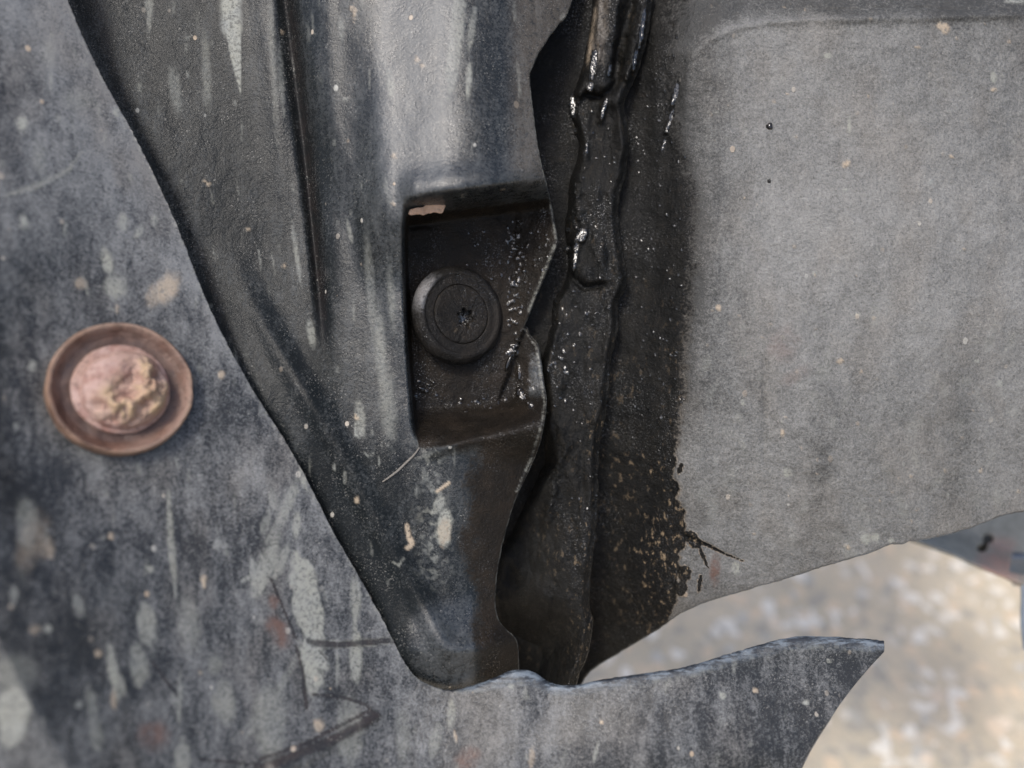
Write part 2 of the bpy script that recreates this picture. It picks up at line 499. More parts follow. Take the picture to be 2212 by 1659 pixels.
    h = T.ma('ADD', h, T.ma('MULTIPLY', T.ma('MULTIPLY', wj, T.rng(T.noise(2300, 2, 0.6), 0.35, 0.65)), 0.75))
    st = T.ma('ADD', 0.45 * bump, T.ma('MULTIPLY', T.ma('MAXIMUM', wj, T.ma('MULTIPLY', of, 0.75)), 0.55), clamp=True)
    st = T.ma('MULTIPLY', st, T.rng(wj, 0.0, 1.0, 1.0, 0.05))
    spec = T.mix(of, T.rng(film_shade, -0.25, 0.3, speclo, spechi, smooth=False), T.mix(T.ma('MAXIMUM', wj, gm), 0.15, 1.0))
    b = T.bsdf(col, rg, spec, height=h, dist=0.0006, strength=st)
    # beads and ripples of standing oil
    b2 = T.n('ShaderNodeBump'); b2.inputs['Distance'].default_value = 0.00024
    T.l(T.ma('MULTIPLY', wj, 1.0, clamp=True), b2.inputs['Strength'])
    hw = T.ma('ADD', T.rng(T.voro(1250, feature='SMOOTH_F1'), 0.1, 0.7, 0.6, 0.0), T.ma('MULTIPLY', T.noise(520, 3, 0.6), 1.1))
    T.l(hw, b2.inputs['Height'])
    T.l(b.inputs['Normal'].links[0].from_socket, b2.inputs['Normal'])
    T.l(b2.outputs[0], b.inputs['Normal'])
    return T.m

M_guard = grime('weathered_guard_plastic', (0.015, 0.016, 0.017), (0.160, 0.163, 0.163), film_bias=0.27, rough=0.42, grain=0.95, blotch=1.4, speck=0.8, brown=0.35)
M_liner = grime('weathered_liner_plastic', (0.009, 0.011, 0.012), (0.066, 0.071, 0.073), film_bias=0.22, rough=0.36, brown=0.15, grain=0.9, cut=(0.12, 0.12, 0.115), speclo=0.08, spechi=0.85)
M_shield = grime('dusty_rubberised_shield', (0.036, 0.036, 0.034), (0.235, 0.232, 0.220), film_bias=0.46, rough=0.60, streak=0.2, grain=0.6, speck=0.6, bump=1.9, fleck=1.0, oilcol=(0.0058, 0.0058, 0.0054), brown=0.22, blotch=0.5)
M_seal = grime('oil_soaked_rubber', (0.012, 0.010, 0.008), (0.04, 0.035, 0.03), film_bias=0.1, rough=0.45, fleck=1.0, speck=0.1, oilcol=(0.0058, 0.0058, 0.0054), cut=(0.03, 0.027, 0.022))

# ================================================================= FENDER LINER (middle)
edge = curve([(20, -420), (110, -120), (146, 0), (212, 150), (300, 312), (375, 470), (432, 615), (480, 722), (545, 840), (605, 935), (660, 1030), (720, 1150), (775, 1245), (830, 1345), (868, 1420), (905, 1468), (960, 1492), (1010, 1494), (1060, 1488), (1105, 1476), (1150, 1478), (1190, 1498), (1240, 1500), (1300, 1488), (1380, 1476), (1480, 1462), (1590, 1430), (1700, 1401), (1790, 1398), (1905, 1406)], 5)
PK_L = [(868, 470), (866, 520), (868, 620), (874, 760), (884, 880), (888, 930), (896, 955)]      # left lip of the pocket
def z_liner(U, V):
    z = np.zeros(U.shape)
    # slopes down to the left, under the guard
    dg = segdist(U, V, edge[::3])[0]
    z += -7.5 * ss(720, 600, U - 0.05 * V) * ss(900, 500, V) + (9.0 * np.exp(-dg / 170) - 3.0) * ss(640, 560, U - 0.35 * V)
    z += 1.2 * fbm(U / 260, V / 420, 5, 2)
    # groove, fading out near v=760
    gx = 598 + 0.13 * V - 0.00003 * V * V
    g = ss(800, 560, V)
    z -= (3.4 * bell(U - gx - 22, 19 - 7 * ss(0, 700, V))) * g
    z += 0.8 * bell(U - gx + 28, 26) * g
    # shoulder and convex body right of the groove
    sh = ss(715, 830, U - 0.02 * V)
    up = ss(640, 440, V)
    z += (3.0 * up + 1.5 * (1 - up)) * sh
    z += 3.4 * ss(815, 960, U - 0.03 * V) * up
    z += 9.5 * np.clip((V + 150) / 570, -0.5, 1) * ss(760, 850, U) * up - 4.0 * ss(760, 850, U) * up
    z -= 10 * np.clip((U - 950) / 230, 0, 2) ** 2 * ss(560, 380, V)
    # right side below the pocket turns away
    z -= 9.0 * np.clip((U - 960) / 200, 0, 2) ** 1.6 * ss(930, 1010, V)
    # fold along the diagonal next to the guard
    z -= 2.5 * np.exp(-dg / 30)
    z += 1.8 * bell(dg - 92, 26) * ss(500, 800, V)
    # bottom foot bulging out
    z += 3 * ss(1240, 1400, V) * bell(U - 965, 120)
    z -= 6 * ss(1400, 1540, V)
    # pocket
    edgeL = np.interp(V, [p[1] for p in PK_L], [p[0] for p in PK_L])
    inL = ss(0, 16, U - edgeL)
    top = 468 - 0.12 * (U - 870)
    inT = ss(-48, 24, V - top - 8 * (1 - ss(0, 60, U - 870)))
    bot = 925 - 0.07 * (U - 880) - 22 * ss(1050, 1170, U)
    inB = ss(44, -46, V - bot)
    pk = inL * inT * inB
    floor = -9.5 - 5.8 * np.clip((U - 880) / 230, 0, 1) + 6.0 * np.clip((U - 1110) / 95, 0, 1.2) - 1.4 * bell(V - 486, 7) * ss(960, 880, U)
    z = z * (1 - pk) + floor * pk
    # brow above the pocket overhangs a little
    z += 2.0 * bell(V - (top - 62), 34) * ss(850, 900, U) * ss(1190, 1100, U)
    # sharp fold from the pocket corner down-right
    z += 1.7 * bell(V - (968 - 0.33 * (U - 960)), 12 + 0.05 * np.abs(U - 960)) * ss(900, 960, U)
    # lower lip beside the slit lies lower
    sd, ssn, _ = segdist(U, V, [(1140, 690), (1096, 812), (1060, 850)])
    low = ss(-1, 1, (U - (1140 - (V - 690) * 0.36))) * ss(700, 708, V) * ss(900, 820, V)
    z -= 2.2 * low
    z += 0.5 * (fbm(U / 60, V / 90, 9, 3) - 0.5)
    z += 0.5 * pk * (fbm(U / 13, V / 13, 4, 3) - 0.5) * ss(960, 1080, U + 0.3 * (V - 500))
    return pools(z, U, V, POOL_LINER) if len(U) > 50 else z

def m_liner(m):
    U, V = m.U, m.V
    f = m.f
    f['film_shade'] += 0.30 * ss(790, 850, U) * ss(480, 300, V) * ss(1010, 950, U) + 0.12 * ss(690, 760, U) + 0.1 * (1 - ss(300, 600, U))*0  # sky sheen on the bulge painted as a paler band
    f['film_shade'] -= 0.45 * bell(U - (622 + 0.13 * V - 0.00003 * V * V), 19 - 7 * ss(0, 700, V)) * ss(790, 640, V); f['rust'] += 0.07 * bell(U - (622 + 0.13 * V - 0.00003 * V * V), 15) * ss(790, 640, V)
    f['film_shade'] -= 0.20 * ss(690, 420, U - 0.30 * V); f['film_shade'] -= 0.12 * bell(U - 755, 55) * ss(560, 300, V) + 0.12 * ss(650, 700, U) * ss(420, 560, V) + 0.10 * ss(930, 1000, V)  # shade beside the guard and on the shoulder painted darker; lower body darker too
    f['film_shade'] -= 0.20 * ss(965, 1040, U) * ss(560, 250, V)  # body right of the painted sheen kept darker
    edgeL = np.interp(V, [p[1] for p in PK_L], [p[0] for p in PK_L])
    top = 468 - 0.12 * (U - 870)
    ink = ss(2, 14, U - edgeL) * ss(-14, 12, V - top) * ss(985, 955, V + 0.1 * (U - 900))
    below = ss(-30, 75, (U - 972) + 0.05 * (V - 1000) * -1 + 150 * (fbm(U / 70, V / 110, 3, 4) - 0.5)) * ss(930, 950, V) * ss(1290, 1230, V - 0.35 * (U - 1000) * -1 - 20)
    b2 = 0.75 * ss(990, 1060, U + 40 * (fbm(U / 50, V / 60, 3, 3) - 0.5)) * ss(1200, 1260, V)
    diag = 0.0
    f['oil'] = np.clip(np.maximum.reduce([ink, 0.8 * below, b2, 0.55 * bell(V - 450, 30) * ss(940, 1010, U)]), 0, 1)
    pool_wet(m, POOL_LINER)
    m.line('cut', [(1188, 435), (1196, 478), (1201, 521), (1188, 556), (1168, 606), (1142, 672)], 6, 0.9, 0.6)
    m.line('cut', [(1133, 712), (1143, 729), (1158, 748), (1170, 828), (1176, 868), (1171, 912), (1150, 985), (1116, 1062)], 5, 0.8, 0.6)
    lip = ss(1128, 1148, U) * ss(720, 790, V) * ss(885, 850, V)
    f['oil'] *= 1 - 0.55 * lip; f['film_shade'] += 0.30 * lip
    f['mud'] = np.maximum(f['mud'], 0.15 * ss(1080, 1140, U) * ss(420, 350, V))
    # the long pale runs at the top
    m.line('splash', [(497, -60), (500, 60)], 44, 1.0, 0.1); m.drop('splash', 508, 105, 42, 190, -7, 1.0, 0.12, 0.75, 0.12)
    m.drop('splash', 322, 10, 24, 130, 0, 0.5, 0.3, 0.6); m.drop('splash', 378, 195, 24, 100, -8, 0.4, 0.4)
    m.drop('splash', 446, 150, 18, 150, -3, 0.35, 0.4); m.drop('splash', 447, 205, 18, 50, 0, 0.3, 0.4)
    m.drop('splash', 590, 120, 14, 260, -3, 0.32, 0.5); m.drop('splash', 608, 170, 12, 130, -3, 0.38, 0.4)
    m.drop('splash', 843, 180, 16, 60, -5, 0.55, 0.4); m.drop('splash', 737, 60, 12, 50, -5, 0.4, 0.4)
    m.drop('splash', 985, 80, 30, 260, 6, 0.55, 0.3); m.drop('splash', 1013, 175, 12, 75, 3, 0.8, 0.3)
    m.drop('splash', 1020, 60, 14, 90, 8, 0.5, 0.3)
    m.drop('splash', 640, 545, 10, 130, -8, 0.55, 0.35); m.drop('splash', 672, 720, 16, 60, -6, 0.6, 0.35)
    m.drop('splash', 755, 500, 9, 55, -12, 0.5, 0.3); m.drop('splash', 800, 620, 18, 200, -4, 0.4, 0.6)
    m.drop('splash', 822, 760, 22, 180, -4, 0.5, 0.6); m.drop('splash', 838, 870, 30, 160, -4, 0.45, 0.6)
    m.drop('splash', 845, 640, 16, 120, -4, 0.4, 0.6); m.drop('splash', 778, 905, 22, 75, -6, 0.6, 0.3)
    m.line('splash', [(768, 915), (768, 940), (776, 945), (782, 925)], 6, 0.9); m.drop('mud', 770, 902, 9, 14, 0, 0.9)
    m.drop('splash', 819, 996, 5, 22, 0, 0.8); m.line('splash', [(788, 978), (795, 985), (808, 980)], 4, 0.6)
    m.drop('splash', 722, 1010, 6, 14, 0, 0.7); m.drop('splash', 745, 1030, 6, 30, 0, 0.6)
    # textured flecks below the pocket
    band = bell(U - (930 + 0.03 * (V - 970)), 30) * ss(950, 990, V) * ss(1290, 1220, V)
    f['splash'] = np.maximum(f['splash'], 0.5 * band * ss(0.50, 0.66, fbm(U / 9, V / 9, 8, 3)))
    m.drop('splash', 960, 1140, 34, 84, 4, 0.95, 0.2, 0, 0.35); m.drop('mud', 960, 1148, 26, 60, 4, 0.45)
    m.drop('splash', 948, 1090, 22, 40, 20, 0.75); m.line('mud', [(944, 1062), (958, 1052), (970, 1042)], 7, 0.9)
    m.line('mud', [(879, 1136), (884, 1160), (890, 1176), (880, 1184)], 10, 0.95, 0.6); m.drop('mud', 945, 948, 16, 14, 20, 0.8); m.drop('mud', 957, 940, 8, 10, 0, 0.8)
    m.drop('splash', 925, 945, 60, 26, -20, 0.4, 0.5); m.drop('mud', 771, 1080, 9, 16, 0, 0.8); m.drop('splash', 936, 1106, 8, 16, 20, 0.9)
    m.line('splash', [(850, 1215), (862, 1222), (872, 1205)], 5, 0.6)
    # satin patch at the foot, its blue sheen painted paler
    pt = ss(866, 905, U) * ss(1030, 1018, U - 0.06 * (V - 1380)) * ss(1280, 1330, V + 0.3 * (U - 960)) * (0.6 + 0.6 * fbm(U / 18, V / 18, 2, 3))
    f['film_shade'] += 0.36 * pt
    # tan specks
    for u, v, a, b in [(450, 398, 9, 9), (441, 391, 8, 5), (765, 28, 9, 30), (758, 18, 7, 10), (900, 128, 11, 14), (912, 142, 8, 8), (1218, 38, 12, 14), (745, 214, 12, 8), (852, 336, 9, 11), (850, 441, 9, 9), (536, 496, 9, 9), (614, 575, 8, 10), (610, 70, 9, 12)]:
        m.drop('mud' if a < 12 else 'splash', u, v, a, b, 0, 0.6, 0.4, 0, 0.9)
    rr = random.Random(4)
    for i in range(150):
        u = rr.uniform(250, 1130); v = rr.uniform(-60, 1420)
        if u > 862 and 440 < v < 960: continue
        m.drop('splash', u, v, rr.uniform(3, 8), rr.uniform(6, 50), rr.uniform(-10, 3), rr.uniform(0.1, 0.45), 0.4, 0, 0.9)

e1 = curve([(1330, -420), (1290, -200), (1262, -60), (1236, -8), (1222, 32), (1204, 52), (1180, 85), (1158, 122), (1141, 158)], 4)
e2 = curve([(1141, 160), (1144, 200), (1150, 250), (1158, 310), (1168, 360), (1180, 405), (1190, 452), (1197, 490), (1203, 523)], 4)
e3 = [(1203, 523), (1190, 558), (1175, 595), (1158, 635), (1142, 676), (1128, 708), (1112, 752), (1096, 812)]
e4 = curve([(1101, 806), (1114, 768), (1128, 722), (1136, 708), (1144, 726), (1160, 745), (1165, 775), (1173, 830), (1178, 868), (1174, 910), (1162, 962), (1142, 1012), (1118, 1062), (1100, 1110), (1085, 1165), (1075, 1215), (1069, 1262), (1067, 1305), (1074, 1338), (1092, 1362), (1108, 1376), (1116, 1394), (1118, 1440), (1117, 1560)], 4)
left = [(880, 1600), (800, 1480), (640, 1240), (420, 900), (200, 500), (20, 100), (-60, -100), (-120, -420)]
outline = jag(dense(e1, 6), 2.2, 9, 1) + e2 + e3 + jag(dense(e4, 5), 1.2, 12, 5) + left
lin, p = thing('fender_liner', 700, 600, 0, 'black plastic liner with a square clip pocket, torn along its right edge', 'liner')
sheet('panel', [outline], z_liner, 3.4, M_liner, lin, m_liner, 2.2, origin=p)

# ================================================================= SPLASH GUARD (left and bottom)
flap = [(1911, 1407), (1880, 1440)] + curve([(1880, 1440), (1838, 1490), (1794, 1550), (1760, 1602), (1732, 1655), (1705, 1730), (1690, 1850), (1690, 1960)], 4)
g_out = jag(dense(edge, 5), 2.0, 7, 3) + flap + [(600, 1980), (-420, 1980), (-420, -420)]
def z_guard_raw(U, V):
    d, s, al = segdist(U, V, edge[::3])
    z = 7 + 15 * ss(0, 900, d) + 6 * ss(700, 0, U) * ss(900, 0, V)
    z = 8 + 0.052 * np.minimum(d, 750) * ss(1500, 700, U) + 6 * ss(500, -100, U)
    # dish round the bolt
    rb = np.hypot(U - 262, (V - 842) * 1.03)
    z -= 1.0 * bell(rb - 0, 190)
    # a bead along the diagonal
    # right arm bends towards the lens at its top edge then back at the tip
    z += 5.5 * ss(1000, 1500, U) * ss(1420, 1640, V) - 7 * ss(1300, 1900, U)
    z -= 1.8 * bell(U - 1195, 55) * ss(1620, 1500, V)
    z += 1.5 * (fbm(U / 300, V / 300, 12, 2) - 0.5) + 0.35 * (fbm(U / 70, V / 90, 2, 3) - 0.5)
    # buckles above the scuff
    z += 1.0 * bell(segdist(U, V, [(600, 1660), (720, 1600), (812, 1545)])[0], 22)
    return z
_q = [float(z_guard_raw(np.array([a_]), np.array([b_]))[0]) for a_, b_ in ((122., 842.), (402., 842.), (262., 702.), (262., 982.))]
def z_guard(U, V):
    z = z_guard_raw(U, V)
    k = ss(420, 215, np.hypot(U - 262, V - 842))
    pl = sum(_q) / 4 - 0.2 + 0.8 * (_q[1] - _q[0]) / 280 * (U - 262) + 0.8 * (_q[3] - _q[2]) / 280 * (V - 842)
    return z * (1 - k) + pl * k
def rim_guard(U, V):
    a = ss(950, 1080, U) * ss(1560, 1520, V)
    a = a * np.where(U < 1915, 1, 0)
    h = 21 + 10 * bell(U - 1130, 55) + 3 * ss(1400, 1600, U)
    b = ss(1000, 880, U)
    return -26 * b, -h * a, 1.2 * a + 0.9 * b
def m_guard(m):
    U, V = m.U, m.V; f = m.f
    f['film_shade'] += 0.40 * (1 - ss(50, 750, V)) + 0.14 * bell(segdist(U, V, edge[::3])[0] - 60, 70) * ss(1300, 900, V) + 0.10 * bell(U - (500 + (V - 800) * 0.55), 120) * ss(1400, 900, V)  # paler towards the top and along the diagonal
    f['film_shade'] -= 0.18 * bell(np.hypot(U - 470, V - 900), 90) + 0.16 * ss(1450, 1700, U) + 0.12 * bell(U - 60, 90) * bell(V - 900, 260)  # bolt's shadow painted at its right; arm end and left side darker
    D = m.drop
    for a in [('splash', 58, 1130, 46, 100, -6, 0.6, 0.4), ('mud', 70, 1170, 60, 110, 20, 0.28, 0.5), ('splash', 29, 1285, 18, 34, 0, 0.7, 0.3), ('splash', 317, 1353, 40, 92, -8, 0.7, 0.18), ('splash', 300, 1438, 40, 90, -6, 0.65, 0.18),
              ('splash', 245, 1450, 20, 120, -10, 1.0, 0.3), ('splash', 262, 1480, 16, 50, -12, 0.8, 0.3), ('mud', 246, 1512, 12, 40, 0, 0.7, 0.3), ('mud', 212, 1411, 14, 16, 0, 0.8, 0.3), ('splash', 104, 1357, 17, 18, 0, 1.0, 0.2), ('mud', 76, 1360, 22, 20, 0, 0.6, 0.4),
              ('splash', 28, 1548, 72, 130, 4, 0.9, 0.2), ('splash', 30, 1460, 90, 90, 4, 0.4, 0.4), ('splash', 198, 1522, 24, 70, -8, 0.6, 0.4), ('splash', 170, 1522, 15, 16, 0, 0.9, 0.3), ('splash', 208, 1584, 26, 80, -6, 0.5, 0.4), ('splash', 484, 1515, 44, 92, 0, 0.45, 0.4),
              ('splash', 464, 1436, 30, 44, 0, 0.4, 0.5), ('splash', 388, 1512, 11, 105, 2, 0.6, 0.3), ('splash', 394, 1640, 34, 80, 2, 0.6, 0.3), ('splash', 408, 1350, 44, 110, -6, 0.38, 0.5), ('splash', 170, 1310, 22, 54, -14, 0.6, 0.3),
              ('splash', 572, 1228, 36, 130, 22, 0.75, 0.2), ('splash', 607, 1215, 20, 84, 22, 0.65, 0.2), ('splash', 641, 1134, 17, 54, 4, 0.75, 0.2), ('splash', 622, 1085, 26, 110, 22, 0.6, 0.3), ('splash', 574, 1130, 18, 60, 14, 0.5, 0.3), ('splash', 590, 1165, 30, 60, 20, 0.45, 0.4),
              ('splash', 664, 1300, 62, 190, -12, 0.9, 0.12), ('splash', 677, 1420, 54, 150, -3, 0.95, 0.15), ('splash', 652, 1235, 14, 60, -8, 0.8, 0.2), ('splash', 768, 1290, 24, 90, 0, 0.65, 0.25), ('splash', 770, 1420, 26, 110, 0, 0.85, 0.2), ('splash', 766, 1350, 8, 90, 0, 0.7, 0.2),
              ('splash', 728, 1440, 7, 90, 0, 0.6, 0.3), ('splash', 583, 1560, 64, 150, 0, 0.5, 0.4), ('splash', 756, 1580, 50, 130, 0, 0.5, 0.4), ('mud', 688, 1566, 22, 26, 0, 0.75, 0.4), ('rust', 601, 1364, 40, 70, -30, 0.8, 0.5), ('rust', 331, 1590, 60, 60, 0, 0.7, 0.5), ('rust', 590, 1300, 20, 30, 0, 0.7, 0.5),
              ('splash', 47, 266, 24, 28, 0, 1.0, 0.4), ('splash', 52, 480, 18, 32, 0, 1.0, 0.4), ('splash', 266, 480, 22, 34, 0, 0.7, 0.5), ('splash', 232, 564, 22, 54, -10, 0.9, 0.4), ('splash', 248, 618, 42, 50, 0, 0.7, 0.5), ('mud', 362, 622, 42, 66, 30, 0.75, 0.5), ('mud', 330, 640, 24, 50, 10, 0.5, 0.5), ('mud', 175, 612, 24, 24, 0, 0.5, 0.5),
              ('splash', 300, 500, 14, 30, 30, 0.8, 0.4), ('splash', 335, 475, 14, 30, 0, 0.6, 0.4), ('splash', 252, 243, 14, 18, 0, 0.8, 0.4), ('splash', 170, 216, 60, 40, 0, 0.3, 0.6), ('splash', 105, 120, 30, 60, 0, 0.25, 0.6), ('splash', 85, 340, 26, 70, -8, 0.35, 0.5), ('splash', 70, 790, 18, 24, 0, 0.9, 0.4),
              ('mud', 478, 810, 16, 18, 0, 0.8, 0.3), ('splash', 128, 796, 16, 40, 0, 0.7, 0.4), ('mud', 100, 1180, 30, 50, 0, 0.4, 0.5), ('mud', 240, 1158, 12, 16, 0, 0.8, 0.3), ('splash', 325, 1230, 12, 16, 0, 0.9, 0.3), ('mud', 440, 1250, 14, 14, 0, 0.8, 0.3), ('splash', 655, 1035, 14, 52, -16, 0.7, 0.3), ('splash', 590, 1080, 18, 50, -10, 0.4, 0.4),
              ('mud', 110, 1190, 16, 30, 0, 0.6, 0.4), ('splash', 470, 1175, 14, 20, 0, 0.6, 0.4), ('mud', 441, 1257, 8, 26, 0, 0.9, 0.2), ('splash', 35, 920, 10, 16, 0, 0.8, 0.4),
              ('splash', 975, 1540, 18, 60, 4, 0.55, 0.3), ('splash', 940, 1600, 22, 70, 10, 0.5, 0.4), ('splash', 870, 1590, 30, 120, 0, 0.3, 0.5), ('rust', 1010, 1640, 60, 40, -40, 0.7, 0.5), ('mud', 984, 1590, 6, 26, -12, 0.7, 0.3), ('splash', 1105, 1482, 14, 12, 0, 0.9, 0.3),
              ('splash', 1287, 1625, 8, 44, 14, 0.7, 0.3), ('mud', 1300, 1560, 9, 9, 0, 0.9, 0.3), ('splash', 1560, 1500, 12, 12, 0, 0.9, 0.3), ('mud', 1632, 1492, 11, 11, 0, 0.9, 0.2), ('splash', 1562, 1503, 14, 14, 0, 0.9, 0.2), ('splash', 1741, 1517, 12, 12, 0, 1.0, 0.2), ('splash', 1790, 1428, 12, 9, 0, 0.9, 0.2)]:
        D(*a)
    m.line('splash', [(364, 1040), (368, 1160), (376, 1240), (381, 1312)], 15, 0.62, 0.3, taper=True)
    m.line('splash', [(0, 426), (80, 402), (148, 368), (180, 322)], 12, 0.55, 0.2, taper=True); m.line('splash', [(545, 1210), (543, 1245), (522, 1256)], 7, 0.8, 0.3)
    m.line('splash', [(520, 1610), (600, 1500), (640, 1430)], 14, 0.4, 0.6, taper=True); m.line('splash', [(500, 1600), (580, 1520), (650, 1400), (662, 1370)], 8, 0.4, 0.6, taper=True)
    for k in range(3): m.line('splash', [(670, 1378 + 12 * k), (740, 1386 + 6 * k), (840, 1376 + 8 * k)], 4, 0.5, 0.4, 3 + k)
    for l, w_ in [([(668, 1386), (720, 1394), (850, 1383)], 12), ([(560, 1662), (640, 1632), (720, 1598), (790, 1560), (812, 1546)], 17), ([(560, 1640), (660, 1606), (730, 1570), (800, 1535)], 6), ([(812, 1546), (790, 1522), (740, 1506), (676, 1500)], 5), ([(690, 1405), (706, 1425)], 3), ([(640, 1395), (655, 1450), (662, 1530)], 6), ([(585, 1250), (640, 1380)], 4), ([(330, 1430), (380, 1500)], 4), ([(430, 1640), (560, 1652)], 4)]:
        i = segdist(U, V, l)[0]
        k = 1 - ss(0.35, 0.8, i / w_ + 0.3 * (fbm(U / 6, V / 6, 5, 2) - 0.5))
        f['film_shade'] -= 0.62 * k; f['splash'] *= 1 - 0.85 * k; f['rust'] += 0.12 * k
    rr = random.Random(11)
    for i in range(330):
        u = rr.uniform(-150, 1700); v = rr.uniform(-100, 1750)
        D('splash' if rr.random() < 0.93 else 'mud', u, v, rr.uniform(3, 12), rr.uniform(6, 44), rr.uniform(-16, 8) + (14 if u > 1200 else 0), rr.uniform(0.12, 0.5), 0.5, 0, 0.8)
    # fine fraying along the cut edge
    d = segdist(U, V, edge[::4])[0]
    f['cut'] = np.maximum(f['cut'], 0.35 * (1 - ss(0, 7, d)) * ss(850, 1000, U)); f['film_shade'] += 0.25 * (1 - ss(0, 30, d)) * (1 - ss(800, 950, U))
    f['splash'] = np.maximum(f['splash'], 0.5 * (1 - ss(0, 10, d)) * ss(0.5, 0.7, fbm(U / 8, V / 8, 7, 2)))
grd, p = thing('splash_guard', 300, 1200, 15, 'scuffed blue-black plastic guard whose pointed arm crosses the concrete', 'splash guard')
sheet('panel', [g_out], z_guard, 3.8, M_guard, grd, m_guard, 2.2, rim=rim_guard, origin=p)

# ================================================================= RIGHT SHIELD
s_bot = [(2700, 960), (2400, 1045), (2280, 1082)] + [(2215, 1101), (2196, 1104), (2160, 1112), (2120, 1128), (2100, 1136), (2060, 1148), (2010, 1160), (1965, 1166), (1948, 1173), (1925, 1172)] + curve([(1925, 1172), (1870, 1194), (1780, 1220), (1700, 1246), (1610, 1272), (1530, 1296), (1470, 1322), (1430, 1350), (1395, 1372), (1340, 1405), (1290, 1436), (1262, 1462), (1235, 1515), (1200, 1600)], 4)
s_poly = [(900, 1600), (900, -420), (2700, -420)] + jag(dense(s_bot, 6), 1.6, 9, 4)
OB = [(-420, 1440), (0, 1466), (80, 1462), (150, 1462), (230, 1462), (330, 1476), (400, 1500), (470, 1502), (560, 1500), (640, 1494), (750, 1484), (860, 1478), (950, 1466), (1000, 1458), (1030, 1456), (1050, 1466), (1080, 1462), (1095, 1478), (1150, 1480), (1165, 1486), (1200, 1468), (1235, 1472), (1260, 1456), (1300, 1460), (1345, 1440), (1600, 1440)]
def z_shield(U, V):
    z = np.full(U.shape, -20.0)
    ex = np.interp(V, [-400, 0, 110, 300, 600, 1000, 1350], [1560, 1540, 1500, 1512, 1508, 1478, 1455])
    side = ss(-165, 40, U - ex)
    # the dished panel with a rounded upper left corner
    ridge = curve([(1470, 560), (1474, 300), (1482, 170), (1505, 110), (1560, 72), (1650, 50), (1800, 41), (2000, 36), (2300, 26), (2700, 10)], 3)
    d, sgn, al = segdist(U, V, ridge)
    z += 13 * side
    z += 1.5 * ss(0, 500, U - ex) - 3.5 * ss(300, 1100, U - ex)
    inside = np.where(sgn > 0, d, -d)
    above = ss(10, -60, V - np.interp(U, [p_[0] for p_ in ridge[20:]], [p_[1] for p_ in ridge[20:]])) * ss(1470, 1560, U)
    z -= 3.0 * above
    z += 0.9 * bell(d + 2, 12) * ss(420, 160, V) * ss(1460, 1500, U)
    z -= 3.0e-5 * np.clip(V - 650, 0, 700) ** 2 + 1.6e-5 * np.clip(U - 1780, 0, 900) ** 2
    # gentle flutes
    z += 0.9 * np.sin((U - 1650) / 95.0) * ss(650, 1000, V) * ss(1550, 1700, U)
    z += 3.0 * (fbm(U / 330, V / 330, 21, 2) - 0.5) + 0.75 * (fbm(U / 55, V / 40, 22, 3) - 0.5) + 0.30 * (fbm(U / 13, V / 9, 23, 3) - 0.5)
    # oily side face: long soft folds
    z += 1.1 * (fbm(U / 45, V / 260, 31, 3) - 0.5) * ss(1530, 1450, U)
    # ragged lifted edge low down
    ob = np.interp(V, [p_[0] for p_ in OB], [p_[1] for p_ in OB])
    z -= 0.9 * ss(5, -5, U - ob) * ss(950, 1040, V)
    cr = segdist(U, V, [(1484, 1160), (1530, 1178), (1565, 1196), (1608, 1213)])
    z -= 1.2 * (1 - ss(0.3, 1, cr[0] / (6.5 - 5 * cr[2])))
    z -= 1.0 * bell(segdist(U, V, [(1652, 780), (1650, 1000)])[0], 7) * 0.4
    z -= 0.45 * bell(V - (17 + 3 * np.sin(U / 40)), 2.4) * ss(1700, 1760, U) * ss(2250, 2100, U)
    return pools(z, U, V, POOL_SHIELD) if len(U) > 50 else z
